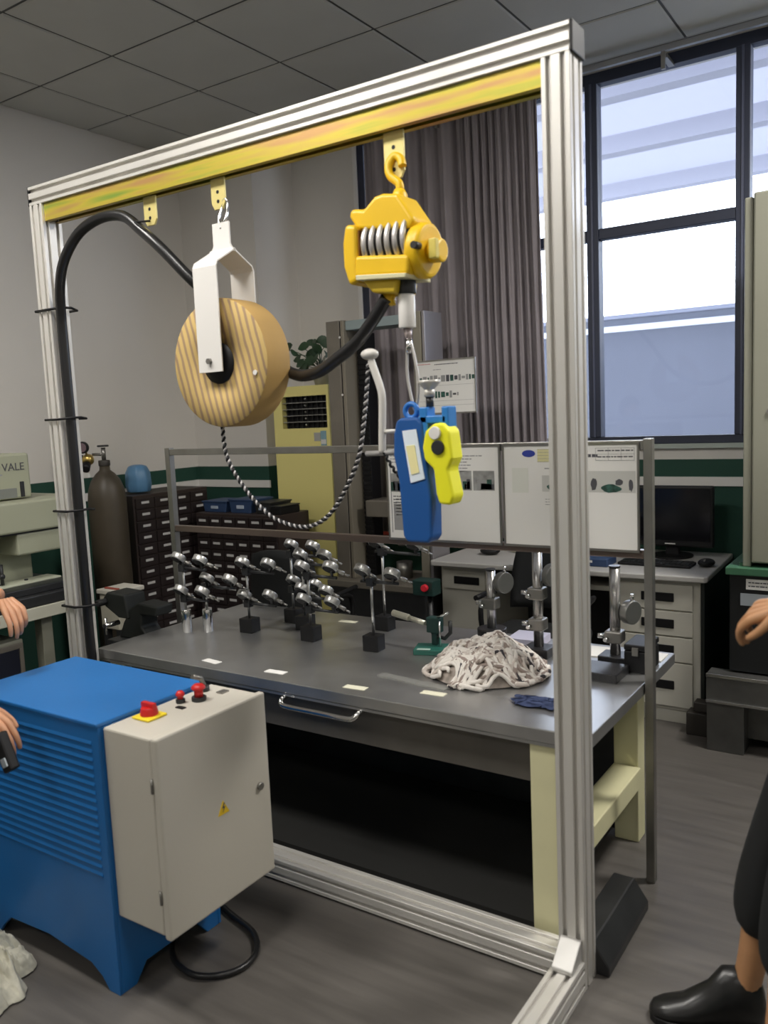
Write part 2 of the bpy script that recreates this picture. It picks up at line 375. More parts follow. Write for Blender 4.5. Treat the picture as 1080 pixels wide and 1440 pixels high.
for x in (-2.901, -.8075): MB().prism([(x+u, GYC+v) for u, v in pr], 'z', .0, 2.447).build('post', ALU, ga, .0012, 1)
MB().prism([(GYC+u, 2.4815+v) for u, v in profile(.085, .069)], 'x', -2.938, -.770).build('top_beam', ALU, ga, .0012, 1)
MB().prism([(GYC+u, .045+v) for u, v in profile(.085, .075)], 'x', -2.863, -.845).build('bottom_rail', ALU, ga, .0012, 1)
bx('end_cap', BLACK, ga, -.770, -.762, GY0, GY1, 2.444, 2.518, .003)
bx('end_cap', BLACK, ga, -2.944, -2.938, GY0, GY1, 2.444, 2.518, .003)
for x in (-2.901, -.8075):
    MB().prism([(x+u, .045+v) for u, v in profile(.075, .086)], 'y', 1.72, 2.037).build('foot', ALU, ga, .0012, 1)
    MB().prism([(x-.036, .0), (x+(.075 if x > -1 else .03), .0), (x+(.075 if x > -1 else .03), .03), (x+.03, .095), (x-.036, .095)], 'y', 2.122, 2.50).build('rear_foot', DARK, ga, .003, 1)  # dark colour paints in the foot's shaded side and the table's shadow
    MB().prism([(2.037, .088), (2.037, .15), (2.028, .15), (1.96, .10), (1.96, .088)], 'x', x-.03, x+.03).build('corner_bracket', ALUG, ga, .003)
# C shaped trolley rail, open downwards, slightly tapered by sag
cz = 2.446
MB().box(-2.862, -.846, 2.047, 2.050, cz-.064, cz).box(-2.862, -.846, 2.108, 2.111, cz-.064, cz).box(-2.862, -.846, 2.050, 2.108, cz-.003, cz).box(-2.862, -.846, 2.050, 2.066, cz-.064, cz-.061).box(-2.862, -.846, 2.092, 2.108, cz-.064, cz-.061).build('trolley_rail', ZINC, ga, .001, 1)
TRY = 2.081
def trolley(x, label, w_=.06, drop=.085):
    t = thing('rail_trolley', label, 'bracket', (x, TRY, 2.37))
    MB().prism([(x-w_/2, 2.384), (x-w_/2, 2.37-drop+.02), (x-w_/2+.012, 2.37-drop), (x+w_/2-.012, 2.37-drop), (x+w_/2, 2.37-drop+.02), (x+w_/2, 2.384)], 'y', TRY-.004, TRY+.004).build('plate', ZINCP, t, .001)
    for z in (2.37-.03, 2.37-drop+.025): MB().cyl((x, TRY-.0046, z), (x, TRY+.0046, z), .006, 12).build('hole', BLACK, t)
    MB().cyl((x, TRY-.014, 2.398), (x, TRY+.010, 2.398), .011, 12).build('roller', CHROME, t)
    return t
trolley(-2.315, 'leftmost yellow plate bracket on the rail, holding the black hose')
trolley(-1.988, 'middle yellow plate bracket on the rail, above the cable reel')
trolley(-1.305, 'rightmost yellow plate bracket on the rail, above the yellow balancer', .066, .115)

# ------------------------------------------------------------------ black hose
ho = thing('air_hose', 'thick black hose arching from the left post past the reel', 'hose', (-2.82, 2.0, .1))
P = [(-2.835, 2.085, .35), (-2.843, 2.072, .66), (-2.843, 2.070, .94), (-2.843, 2.070, 1.31), (-2.843, 2.070, 1.62), (-2.843, 2.068, 1.88), (-2.832, 2.06, 2.03), (-2.795, 2.04, 2.135), (-2.735, 2.025, 2.22), (-2.64, 2.025, 2.30), (-2.52, 2.03, 2.335), (-2.41, 2.04, 2.325), (-2.32, 2.04, 2.262), (-2.235, 2.05, 2.188), (-2.15, 2.08, 2.09), (-2.08, 2.13, 2.0), (-1.98, 2.17, 1.88), (-1.85, 2.16, 1.78), (-1.72, 2.11, 1.733), (-1.61, 2.07, 1.735), (-1.525, 2.05, 1.765), (-1.44, 2.045, 1.81), (-1.375, 2.04, 1.868), (-1.325, 2.04, 1.925)]
MB().tube(smoothpath(P, 6), .019, 12).build('hose_body', RUBBER, ho)
for z in (2.051, 1.632, 1.27, .885):
    pts = [(-2.946, 2.029, z), (-2.862, 2.029, z), (-2.815, 2.05, z+.004), (-2.808, 2.09, z+.005), (-2.826, 2.13, z), (-2.946, 2.130, z), (-2.946, 2.029, z)]
    MB().tube(pts, .005, 6).build('cable_tie', BLACK, ho)
MB().tube([(-2.33, 2.02, 2.29), (-2.29, 2.03, 2.255), (-2.30, 2.06, 2.23), (-2.34, 2.05, 2.26), (-2.33, 2.02, 2.29), (-2.315, 2.075, 2.30)], .004, 6).build('cable_tie', BLACK, ho)

# ------------------------------------------------------------------ cable reel
RC = V(-1.957, 2.0, 1.785)
re_ = thing('cable_reel', 'round kraft-wrapped reel hanging in a white steel yoke from the rail', 'reel', (RC.x, 2.055, RC.z))
MB().lathe([(.062, .001), (.062, 0), (.203, 0), (.205, .003)], RC, (0, 1, 0), 64).build('front_disc', KRAFT, re_)
MB().lathe([(.205, .003), (.207, .012), (.207, .105), (.205, .112), (.05, .112)], RC, (0, 1, 0), 64).build('rim', CARD, re_)
MB().lathe([(0, -.012), (.026, -.012), (.045, -.008), (.066, -.004), (.068, .008)], RC, (0, 1, 0), 40).build('hub', BLACK, re_)
yk = MB()
xc = RC.x - .005
def strip(path, x0, x1, th):   # bent strip: (y,z) path
    n = len(path); L = []
    for i, (y, z) in enumerate(path):
        a = Vector(path[max(i-1, 0)]); b = Vector(path[min(i+1, n-1)]); d = (b-a).normalized(); L.append(Vector((-d.y, d.x))*th/2)
    poly = [(y+L[i].x, z+L[i].y) for i, (y, z) in enumerate(path)] + [(y-L[i].x, z-L[i].y) for i, (y, z) in reversed(list(enumerate(path)))]
    return poly
w2 = .052
yk.prism(strip([(1.968, 1.755), (1.968, 2.085), (1.975, 2.10), (2.048, 2.142), (2.053, 2.15)], 0, 0, .005), 'x', xc-w2, xc+w2)
yk.build('yoke_front', WHITE, re_, .001)
MB().prism(strip([(2.142, 1.755), (2.142, 2.085), (2.135, 2.10), (2.062, 2.142), (2.057, 2.15)], 0, 0, .005), 'x', xc-w2, xc+w2).build('yoke_rear', WHITE, re_, .001)
MB().prism([(xc-w2, 2.140), (xc-.037, 2.165), (xc-.037, 2.235), (xc+.037, 2.235), (xc+.037, 2.165), (xc+w2, 2.140)], 'y', 2.052, 2.058).build('yoke_tab', WHITE, re_, .001)
MB().cyl((xc, 1.955, 1.79), (xc, 1.967, 1.79), .010, 6).cyl((xc, 1.967, 1.79), (xc, 2.15, 1.79), .007, 12).build('axle_bolt', TUBE, re_)
MB().tube(smoothpath([(xc, 2.055, 2.215), (xc-.016, 2.065, 2.25), (xc-.012, 2.08, 2.29), (xc-.006, 2.081, 2.312), (xc+.006, 2.081, 2.312), (xc+.012, 2.08, 2.29), (xc+.016, 2.065, 2.25), (xc, 2.055, 2.215)], 4), .0045, 8).build('hanging_link', CHROME, re_)
MB().cyl((-1.80, 1.994, 1.745), (-1.80, 1.999, 1.745), .008, 12).build('rivet', WHITE, re_)

# ------------------------------------------------------------------ spiral cable from the reel to the tool
sp_ = thing('spiral_cable', 'thin black and white twisted cable looping from reel to tool arm', 'cable', (-1.7, 2.037, 1.25))
path = smoothpath([(-2.0, 2.04, 1.60), (-1.990, 2.037, 1.497), (-1.955, 2.037, 1.425), (-1.883, 2.037, 1.343), (-1.79, 2.037, 1.277), (-1.67, 2.037, 1.255), (-1.577, 2.037, 1.29), (-1.504, 2.037, 1.372), (-1.445, 2.037, 1.479), (-1.417, 2.037, 1.605), (-1.398, 2.037, 1.728), (-1.39, 2.037, 1.765)], 34)
def helix(path, R, pitch, ph0, phase=0):
    out = []; s_ = 0; x = None
    for i, p in enumerate(path):
        d = (path[min(i+1, len(path)-1)]-path[max(i-1, 0)]).normalized()
        if i: s_ += (p-path[i-1]).length
        if x is None: x, _ = frame_of(d)
        x = (x-d*x.dot(d)).normalized(); y = d.cross(x); a = 2*PI*s_/pitch+ph0
        out.append(p+x*math.cos(a)*R+y*math.sin(a)*R)
    return out
MB().tube(helix(path, .0038, .022, 0), .0046, 5).build('dark_strand', BLACK, sp_)
MB().tube(helix(path, .0038, .022, PI), .0034, 5).build('light_strand', mat('light_strand', (.5, .48, .48), .4), sp_)
path2 = smoothpath([(-1.352, 2.037, 1.487), (-1.343, 2.037, 1.465), (-1.321, 2.037, 1.433), (-1.296, 2.037, 1.408)], 16)
MB().tube(helix(path2, .003, .02, 0), .0045, 5).build('lower_strand', BLACK, sp_)

# ------------------------------------------------------------------ yellow balancer (hoist)
HX, HY = -1.30, 2.065
hb = thing('spring_balancer', 'yellow spring balancer hanging by its hook from the rail', 'hoist', (HX, HY, 1.96))
MB().tube(smoothpath([(-1.283, HY, 2.212), (-1.283, HY, 2.235), (-1.312, HY, 2.262), (-1.318, HY+.004, 2.292), (-1.303, HY+.012, 2.315), (-1.283, HY+.012, 2.305), (-1.275, HY+.008, 2.282)], 5), .012, 10, rs=None).build('hook', YEL, hb)
MB().lathe([(0, -.02), (.018, -.018), (.023, 0), (.022, .03), (.014, .045), (0, .048)], (-1.283, HY, 2.175), (0, 0, 1), 20).build('hook_swivel', YEL, hb)
YA, YB = HY-.075, HY+.075
MB().prism([(-1.395, 2.118), (-1.425, 2.160), (-1.415, 2.180), (-1.372, 2.172), (-1.335, 2.200), (-1.308, 2.204), (-1.258, 2.196), (-1.205, 2.118), (-1.225, 2.092)], 'y', YA+.02, YB-.02).build('top_housing', YEL, hb, .012, 3)
MB().prism([(-1.425, 2.135), (-1.437, 2.085), (-1.437, 2.02), (-1.42, 1.965), (-1.39, 1.972), (-1.388, 2.13)], 'y', YA, YB).build('left_housing', YEL, hb, .012, 3)
MB().prism([(-1.395, 2.045), (-1.215, 2.025), (-1.222, 1.972), (-1.40, 1.985)], 'y', YA, YB-.01).build('lower_housing', YEL, hb, .01, 3)
MB().prism([(-1.39, 1.990), (-1.225, 1.976), (-1.225, 1.964), (-1.39, 1.976)], 'y', YA-.006, YB-.02).build('edge_strip', mat('pale_yellow_strip', (.66, .62, .38), .45), hb, .002)
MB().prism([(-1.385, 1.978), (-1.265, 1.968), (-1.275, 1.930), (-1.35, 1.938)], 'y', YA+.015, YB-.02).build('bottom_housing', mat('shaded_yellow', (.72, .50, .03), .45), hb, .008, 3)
MB().cyl((-1.325, HY-.012, 1.938), (-1.325, HY-.012, 1.905), .019, 16).build('outlet', YEL, hb, .002)
MB().cyl((-1.235, HY, 2.045), (-1.188, HY, 2.040), .076, 32).build('right_housing', YEL, hb, .014, 3)
MB().cyl((-1.19, HY, 2.038), (-1.150, HY, 2.036), .032, 20).build('gear_cap', YEL, hb, .006, 2)
bx('latch_plate', mat('latch_yellow', (.68, .56, .12), .4), hb, -1.168, -1.145, HY-.05, HY-.03, 2.01, 2.062, .003)
MB().cyl((-1.185, HY-.10, 2.042), (-1.185, HY-.07, 2.042), .010, 12).build('plug_screw', DARK, hb)
MB().cyl((-1.395, HY, 2.078), (-1.225, HY, 2.070), .058, 28).build('drum', DARK, hb)
for k in range(6):
    x = -1.372+k*.026
    MB().tube([(x+.004, HY+.066*math.cos(a), 2.074+.064*math.sin(a)) for a in [2*PI*q/24 for q in range(25)]], .009, 6, cap=False).build('drum_coil', WIRE, hb)
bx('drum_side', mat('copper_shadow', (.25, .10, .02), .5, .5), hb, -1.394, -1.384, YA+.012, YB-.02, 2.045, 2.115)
MB().cyl((-1.262, HY-.015, 1.968), (-1.262, HY-.015, 1.930), .026, 20).build('rope_guide', DARK, hb, .002)
ro = thing('rope_stopper', 'white rope stopper and looped wire rope under the yellow balancer', 'rope', (-1.262, 2.05, 1.6))
MB().cyl((-1.265, 2.05, 1.930), (-1.266, 2.05, 1.835), .024, 20).build('stopper', WHITE, ro, .004)
MB().cyl((-1.266, 2.05, 1.835), (-1.262, 2.05, 1.80), .013, 12, .008).build('ferrule', mat('ferrule', (.45, .38, .37), .4, .5), ro)
MB().tube(smoothpath([(-1.262, 2.05, 1.81), (-1.27, 2.05, 1.77), (-1.272, 2.05, 1.70), (-1.262, 2.05, 1.64), (-1.252, 2.05, 1.606), (-1.240, 2.05, 1.64), (-1.238, 2.05, 1.70), (-1.250, 2.05, 1.77), (-1.262, 2.05, 1.81)], 5), .0045, 8).build('rope_loop', WIRE, ro)
MB().cyl((-1.262, 2.05, 1.805), (-1.262, 2.05, 1.765), .010, 10).build('rope_clamp', CHROME, ro)

# ------------------------------------------------------------------ blue and yellow tool
tl = thing('hydraulic_tool', 'blue and yellow hand tool hanging on the wire rope, with white bent arm', 'tool', (-1.24, 2.05, 1.23))
TY0, TY1 = 2.015, 2.08
MB().prism([(-1.296, 1.575), (-1.283, 1.585), (-1.225, 1.585), (-1.210, 1.57), (-1.198, 1.42), (-1.190, 1.36), (-1.192, 1.245), (-1.205, 1.228), (-1.275, 1.228), (-1.288, 1.245), (-1.295, 1.40), (-1.310, 1.48), (-1.306, 1.54)], 'y', TY0, TY1).build('tool_body', BLUEDARK, tl, .008, 3)
MB().tube([(-1.262+.020*math.cos(a), 2.047, 1.603+.020*math.sin(a)) for a in [2*PI*q/20 for q in range(21)]], .008, 8, cap=False).build('eye_ring', mat('tool_blue_light', (.02, .15, .48), .4), tl)
MB().prism([(-1.274, 1.548), (-1.228, 1.552), (-1.206, 1.412), (-1.252, 1.400)], 'y', TY0-.003, TY0).build('label_plate', mat('pale_label', (.74, .82, .90), .5), tl)
MB().prism([(-1.262, 1.505), (-1.234, 1.508), (-1.222, 1.430), (-1.248, 1.424)], 'y', TY0-.005, TY0-.003).build('yellow_print', mat('pale_yellow_print', (.85, .78, .40), .6), tl)
for a, b, c, d in ((-1.225, -1.135, 1.566, 1.588), (-1.222, -1.196, 1.52, 1.612), (-1.150, -1.128, 1.55, 1.612)):
    MB().box(a, b, TY0+.006, TY1-.01, c, d).build('clevis', mat('clevis_blue', (.03, .20, .55), .35), tl, .004)
MB().cyl((-1.20, 2.047, 1.612), (-1.20, 2.047, 1.640), .011, 14).build('nipple', DARK, tl)
MB().cyl((-1.20, 2.047, 1.640), (-1.20, 2.047, 1.662), .015, 14).lathe([(.014, 0), (.030, .018), (.032, .026), (0, .026)], (-1.20, 2.047, 1.66), (0, 0, 1), 20).build('air_inlet', mat('pale_metal', (.56, .54, .50), .4, .3), tl)
MB().prism([(-1.205, 1.50), (-1.195, 1.545), (-1.165, 1.567), (-1.138, 1.567), (-1.118, 1.545), (-1.110, 1.47), (-1.125, 1.44), (-1.110, 1.365), (-1.122, 1.340), (-1.158, 1.343), (-1.166, 1.37), (-1.172, 1.44), (-1.200, 1.465)], 'y', TY0-.012, TY1-.012).build('yellow_grip', NEON, tl, .008, 3)
MB().cyl((-1.160, TY0-.020, 1.540), (-1.160, TY0-.010, 1.540), .018, 20).build('white_button', WHITE, tl, .002)
MB().cyl((-1.153, TY0-.018, 1.500), (-1.153, TY0-.008, 1.500), .020, 20).build('dark_knob', DARK, tl, .002)
WA = mat('arm_white', (.62, .60, .56), .4)
MB().tube(smoothpath([(-1.392, 2.04, 1.765), (-1.380, 2.04, 1.73), (-1.362, 2.04, 1.68), (-1.355, 2.04, 1.64), (-1.360, 2.04, 1.55), (-1.363, 2.04, 1.485)], 5), .0115, 10).build('bent_arm', WA, tl)
MB().ball((-1.392, 2.04, 1.772), .022, 10, (1.3, 1, .75)).build('arm_knob', WA, tl)
MB().tube([(-1.37, 2.04, 1.547), (-1.30, 2.04, 1.547)], .006, 8).build('arm_bar', WA, tl)
MB().tube([(-1.42, 2.04, 1.483), (-1.30, 2.04, 1.486)], .008, 8).build('arm_bar', mat('arm_grey', (.30, .29, .28), .4), tl)

# ================================================================== BLUE MACHINE
mx0, mx1, my0, my1, mz = -2.52, -1.885, 1.37, 1.77, .79
mc = thing('blue_machine', 'blue sheet-steel machine with light grey control box on its end', 'machine', (-2.2, 1.57, 0))
def skirt(p0, p1): # side panel polygon with two legs
    return [(p0, mz-.004), (p1, mz-.004), (p1, 0), (p1-.045, 0), (p1-.075, .035), (p1-.12, .062), ((p0+p1)/2, .085), (p0+.12, .075), (p0+.075, .035), (p0+.045, 0), (p0, 0)]
MB().prism(skirt(mx0, mx1), 'y', my0, my0+.012).build('side_panel', BLUE, mc, .002)
MB().prism(skirt(mx0, mx1), 'y', my1-.012, my1).build('side_panel', BLUE, mc, .002)
MB().prism([(my0+.012, mz-.004), (my1-.012, mz-.004), (my1-.012, 0), (my1-.06, 0), (my1-.10, .05), (my0+.10, .05), (my0+.06, 0), (my0+.012, 0)], 'x', mx1-.012, mx1).build('end_panel', BLUE, mc, .002)
MB().prism([(my0+.012, mz-.004), (my1-.012, mz-.004), (my1-.012, 0), (my1-.06, 0), (my1-.10, .05), (my0+.10, .05), (my0+.06, 0), (my0+.012, 0)], 'x', mx0, mx0+.012).build('end_panel', BLUE, mc, .002)
bx('top_panel', BLUE, mc, mx0-.003, mx1+.001, my0-.003, my1+.003, mz-.004, mz+.008, .003)
bx('belly_pan', BLUE, mc, mx0+.02, mx1-.02, my0+.02, my1-.02, .12, .14)
for k in range(17):
    z = .745-k*.024; 
    MB().prism([(my0, z), (my0-.0022, z-.009), (my0-.0015, z-.012), (my0, z-.014)], 'x', mx0+.04, mx1-.03).build('louver', BLUE, mc)
cb = MB().box(-1.882, -1.692, 1.385, 1.795, .235, .785).build('control_box', RAL, mc, .006)
cb['label'] = 'light grey control box'
bx('door', RAL, mc, -1.688, -1.664, 1.380, 1.800, .230, .790, .006)
for z in (.35, .66): MB().cyl((-1.690, 1.379, z-.02), (-1.690, 1.379, z+.02), .004, 8).build('hinge', TUBE, mc)
MB().cyl((-1.664, 1.752, .515), (-1.655, 1.752, .515), .011, 16).build('door_lock', TUBE, mc)
MB().prism([(1.578, .494), (1.622, .494), (1.600, .534)], 'x', -1.664, -1.6625).build('warning_sticker', mat('sticker_yellow', (.75, .50, .02), .5), mc)
MB().prism([(1.602, .528), (1.594, .513), (1.600, .512), (1.596, .499), (1.607, .515), (1.601, .516), (1.606, .526)], 'x', -1.6625, -1.6620).build('bolt_symbol', INK, mc)
def on_top(x, y): return (x, y, .785)
bx('isolator_plate', mat('isolator_yellow', (.85, .66, .03), .4), mc, -1.825-.035, -1.825+.035, 1.500-.035, 1.500+.035, .785, .793, .006)
MB().cyl((-1.825, 1.50, .793), (-1.825, 1.50, .815), .026, 20, .022).box(-1.850, -1.800, 1.493, 1.507, .812, .828).build('isolator_knob', RED, mc, .002)
bx('name_plate', BLACK, mc, -1.815, -1.785, 1.585, 1.600, .785, .788)
for x, y, r, h, m in ((-1.835, 1.625, .012, .022, RED), (-1.80, 1.665, .019, .036, RED)):
    MB().cyl((x, y, .785), (x, y, .797), r*1.15, 18).build('button_collar', DARK, mc, .001)
    MB().cyl((x, y, .797), (x, y, .785+h), r*.7, 16).lathe([(r*.7, 0), (r*1.1, .004), (r*1.1, .010), (r*.7, .017), (0, .018)], (x, y, .785+h-.004), (0, 0, 1), 20).build('push_button', m, mc)
MB().cyl((-1.85, 1.735, .785), (-1.85, 1.735, .80), .016, 16).build('selector_base', DARK, mc)
MB().tube([(-1.85, 1.735, .80), (-1.855, 1.728, .825), (-1.86, 1.70, .838)], .008, 8).build('selector_lever', TUBE, mc)
bx('key_plate', TUBE, mc, -1.80, -1.775, 1.735, 1.765, .785, .789)
ac_ = thing('power_cable', 'black power cable looped on the floor beneath the grey control box', 'cable', (-1.78, 1.65, 0))
MB().tube(smoothpath([(-1.93, 1.70, .13), (-1.93, 1.66, .05), (-1.925, 1.60, .012), (-1.84, 1.54, .012), (-1.74, 1.535, .012), (-1.665, 1.60, .012), (-1.665, 1.69, .012), (-1.74, 1.765, .012), (-1.86, 1.80, .012), (-1.96, 1.83, .012), (-2.15, 1.87, .012)], 7), .009, 8).build('cable_body', RUBBER, ac_)

# crumpled cloth helper
def crumple(name, m, cx, cy_, z0, rx, ry, h, seed, n=70, fold=1.0, parent=None, solid=.004):
    from mathutils import noise
    vs, fs = [], []
    for j in range(n+1):
        for i in range(n+1):
            u, v = 2*i/n-1, 2*j/n-1
            q = V(u*2.3+seed, v*2.3-seed, seed*.7)
            r = math.sqrt(u*u+v*v); th = math.atan2(v, u)
            edge = .86+.12*math.sin(3*th+seed)+.10*math.sin(7*th+2*seed)
            s_ = max(abs(u), abs(v)); k = s_/max(r, 1e-6) if r > 1e-6 else 1
            uu_, vv_ = u*k*edge, v*k*edge       # square -> disc
            rr_ = min(1, math.sqrt(uu_*uu_+vv_*vv_)/edge)
            dome = max(0, 1-rr_**2.6)
            n1 = noise.noise(q*1.5); n2 = abs(noise.noise(q*2.6+V(5, 2, 1))); n3 = abs(noise.noise(V(q.x*4.5+1.5*noise.noise(q*1.7), q.y*9, q.z)))
            z = z0 + .006 + h*dome*(.66+.30*n1+.45*(.35-n2)*fold+.42*(.3-n3)*fold)
            vs.append((cx+uu_*rx+.02*n1, cy_+vv_*ry+.02*n2, max(z, z0+.005)))
    for j in range(n):
        for i in range(n): a = j*(n+1)+i; fs.append([a, a+1, a+n+2, a+n+1])
    o = MB().add(vs, fs, True).build(name, m, parent)
    return o
c1 = crumple('rag_pile', COTTON, -2.34, 1.20, 0, .26, .15, .17, 3.3, 60); tag(c1, 'crumpled white cotton rags on the floor beside the blue machine', 'rag')

# ================================================================== WORKBENCH
bx0, bx1, by0, by1, bz = -2.885, -.785, 2.135, 3.03, .688
wb = thing('workbench', 'steel-topped workbench with cream legs behind the gantry frame', 'table', (-1.83, 2.58, 0))
bx('tabletop', STEEL, wb, bx0, bx1, by0, by1, bz-.040, bz, .003)
bx('front_lip', STEEL, wb, bx0, bx1, by0+.004, by0+.02, bz-.052, bz-.042, .001)
for x in (-2.79, -.925):
    for y in (2.19, 2.93): bx('leg', CREAM, wb, x-.045, x+.045, y-.04, y+.04, .0, bz-.04, .004)
    bx('stringer', CREAM, wb, x-.045, x+.055, 2.23, 2.89, .215, .29, .004)
bx('added_back_panel', DARK, wb, -2.745, -.97, 2.90, 2.93, .03, .60)  # dark panel added to keep the space under the table evenly shaded
bx('drawer_front', mat('drawer_steel', (.14, .13, .115), .4, .5, var=.1), wb, -2.745, -.972, 2.185, 2.20, .50, bz-.042, .002)
bx('drawer_body', DARK, wb, -2.72, -1.0, 2.205, 2.85, .52, bz-.042)
MB().tube(smoothpath([(-1.89, 2.185, .635), (-1.888, 2.13, .628), (-1.88, 2.115, .617), (-1.85, 2.11, .612), (-1.72, 2.11, .612), (-1.60, 2.11, .612), (-1.572, 2.115, .617), (-1.563, 2.13, .628), (-1.56, 2.185, .635)], 4), .0095, 10).build('handle', CHROME, wb)
# dark plate added where only shade lies on the floor under the table
bx('shade_plate', mat('under_table_shade', (.018, .018, .017), .6), wb, -2.74, -.98, 2.19, 2.89, .03, .05)

# display rack and posters
rk = thing('display_rack', 'square-tube steel rack over the bench carrying the printed boards', 'rack', (-1.87, 2.665, 0))
for x0, x1, z0 in ((-2.975, -2.945, 0), (-.783, -.755, 0)):
    bx('rack_post', TUBE, rk, x0, x1, 2.65, 2.68, z0, 1.485, .002)
MB().box(-2.945, -.783, 2.652, 2.678, 1.452, 1.480).build('top_bar', TUBE, rk, .002)
MB().box(-2.945, -.783, 2.652, 2.678, 1.100, 1.128).build('lower_bar', mat('rack_brown', (.17, .13, .11), .35, .6), rk, .002)
for x0, x1 in ((-2.945, -2.89), (-.785, -.783)): pass
def text_lines(t, x0, x1, ztop, rows, pitch, y, m=INKG, frac=.6, h=.0035, seed=1, name='text_line'):
    rnd = random.Random(seed); mb = MB()
    for r_ in range(rows):
        x = x0; z = ztop-r_*pitch; xe = x0+(x1-x0)*(frac+rnd.random()*(1-frac))
        while x < xe:
            wd = .006+rnd.random()*.016; mb.box(x, min(x+wd, x1), y-.0006, y, z-h, z); x += wd+.003
    mb.build(name, m, t)
def poster(label, x0, x1, z0, z1, y, kind):
    t = thing('poster_board', label, 'poster', ((x0+x1)/2, y, z0))
    bx('sheet', PAPER, t, x0, x1, y-.004, y, z0, z1)
    MB().box(x0, x1, y-.007, y+.002, z1, z1+.008).box(x0, x1, y-.007, y+.002, z0-.008, z0).box(x0-.006, x0, y-.007, y+.002, z0-.008, z1+.008).box(x1, x1+.006, y-.007, y+.002, z0-.008, z1+.008).build('edge_frame', TUBE, t)
    yy = y-.004
    def pic(name, a, b, c, d, m): return MB().box(a, b, yy-.0006, yy, c, d).build(name, m, t)
    def photo(a, b, c, d, seed):
        rnd = random.Random(seed); pic('photo', a, b, c, d, mat('photo_grey', (.30, .30, .29), .6, var=.3, scale=30))
        for k in range(4):
            ww = (b-a)*(.2+.3*rnd.random()); xx = a+(b-a-ww)*rnd.random(); hh = (d-c)*(.25+.35*rnd.random())
            MB().box(xx, xx+ww, yy-.0012, yy-.0006, c+.004, c+.004+hh).build('photo_shape', [INK, INKGREEN, INKG][k % 3], t)
    if kind == 'machines':
        text_lines(t, x0+.012, x0+.16, z1-.015, 4, .012, yy, INKG, .5, seed=3)
        text_lines(t, x0+.17, x1-.03, z1-.03, 6, .011, yy, INKG, .6, seed=5)
        photo(x0+.30, x0+.355, z1-.155, z1-.085, 1); photo(x0+.362, x0+.445, z1-.155, z1-.085, 2); photo(x0+.012, x0+.075, z1-.165, z1-.095, 6)
        pic('table_rule', x0+.01, x0+.012, z0+.02, z1-.06, INK)
        MB().box(x0+.02, x0+.09, yy-.0006, yy, z0+.03, z0+.13).build('grey_table', INKG, t)
        text_lines(t, x0+.02, x0+.11, z0+.16, 3, .012, yy, INK, .6, seed=9); text_lines(t, x0+.03, x0+.10, z1-.19, 6, .012, yy, INKG, .6, seed=11)
    elif kind == 'fixtures':
        MB().prism([((x0+.093)+.024*math.cos(a), (z1-.026)+.012*math.sin(a)) for a in [2*PI*q/24 for q in range(24)]], 'y', yy-.001, yy).build('logo', INKBLUE, t)
        gx0, gx1 = x0+.125, x0+.19
        pic('yellow_table', gx0, gx1, z1-.055, z1-.012, INKYEL)
        for k in range(5): MB().box(gx0, gx1, yy-.0012, yy-.0006, z1-.0125-k*.0105, z1-.0115-k*.0105).build('table_rule', INKG, t)
        text_lines(t, x0+.225, x0+.335, z1-.03, 1, .01, yy, INK, 1, .010, seed=21, name='title')
        for k in range(4): MB().box(x1-.135+k*.042, x1-.134+k*.042, yy-.0012, yy-.0006, z1-.052, z1-.010).build('table_rule', INKG, t)
        for k in range(3): MB().box(x1-.135, x1-.008, yy-.0012, yy-.0006, z1-.011-k*.020, z1-.010-k*.020).build('table_rule', INKG, t)
        text_lines(t, x1-.128, x1-.012, z1-.017, 2, .020, yy, INK, .9, .004, seed=23)
        text_lines(t, x0+.15, x0+.20, z1-.075, 1, .01, yy, INKG, .9, seed=24); text_lines(t, x0+.22, x0+.25, z1-.075, 1, .01, yy, INK, .9, .006, seed=25)
        def blob(cx, cz, rx, rz, m, sd):
            rnd = random.Random(sd); n = 14
            MB().prism([(cx+rx*(.75+.4*rnd.random())*math.cos(2*PI*q/n), cz+rz*(.75+.4*rnd.random())*math.sin(2*PI*q/n)) for q in range(n)], 'y', yy-.001, yy).build('machine_picture', m, t)
        pic('photo_ground', x0+.14, x0+.24, z1-.155, z1-.10, mat('photo_pale', (.55, .55, .52), .7)); pic('photo_ground', x1-.20, x1-.005, z1-.155, z1-.085, MATS['photo_pale'])
        blob(x0+.185, z1-.140, .030, .012, INKGREEN, 1); blob(x0+.175, z1-.115, .006, .008, INK, 2)
        blob(x1-.185, z1-.137, .020, .012, INKGREEN, 3); blob(x1-.183, z1-.108, .005, .008, INK, 4); blob(x1-.142, z1-.130, .011, .022, INK, 5); blob(x1-.085, z1-.142, .034, .014, INKGREEN, 6); blob(x1-.058, z1-.122, .014, .012, INK, 7); blob(x1-.020, z1-.130, .009, .020, INK, 8)
        pic('faded_block', x0+.03, x0+.09, z1-.16, z1-.075, mat('paper_shade', (.70, .71, .65), .8))
        text_lines(t, x0+.15, x0+.19, z1-.18, 3, .009, yy, INKG, .9, .002, seed=31)
    elif kind == 'catalogue':
        text_lines(t, x0+.01, x0+.10, z1-.012, 1, .01, yy, mat('print_red', (.5, .12, .12), .8), .6, seed=41); text_lines(t, x0+.12, x1-.10, z1-.016, 1, .01, yy, INK, 1, .005, seed=42)
        for r_, zr in enumerate((.27, .58)):
            zz = z1-(z1-z0)*zr-.02; rnd = random.Random(50+r_); x = x0+.02 if r_ == 0 else x0+.10
            while x < (x1-.015 if r_ == 0 else x0+.27):
                ww = .008+.018*rnd.random(); hh = .010+.028*rnd.random(); MB().box(x, x+ww, yy-.001, yy, zz-.5*hh, zz+.5*hh).build('tool_picture', [INK, INKG, INKGREEN][rnd.randrange(3)], t); x += ww+.006
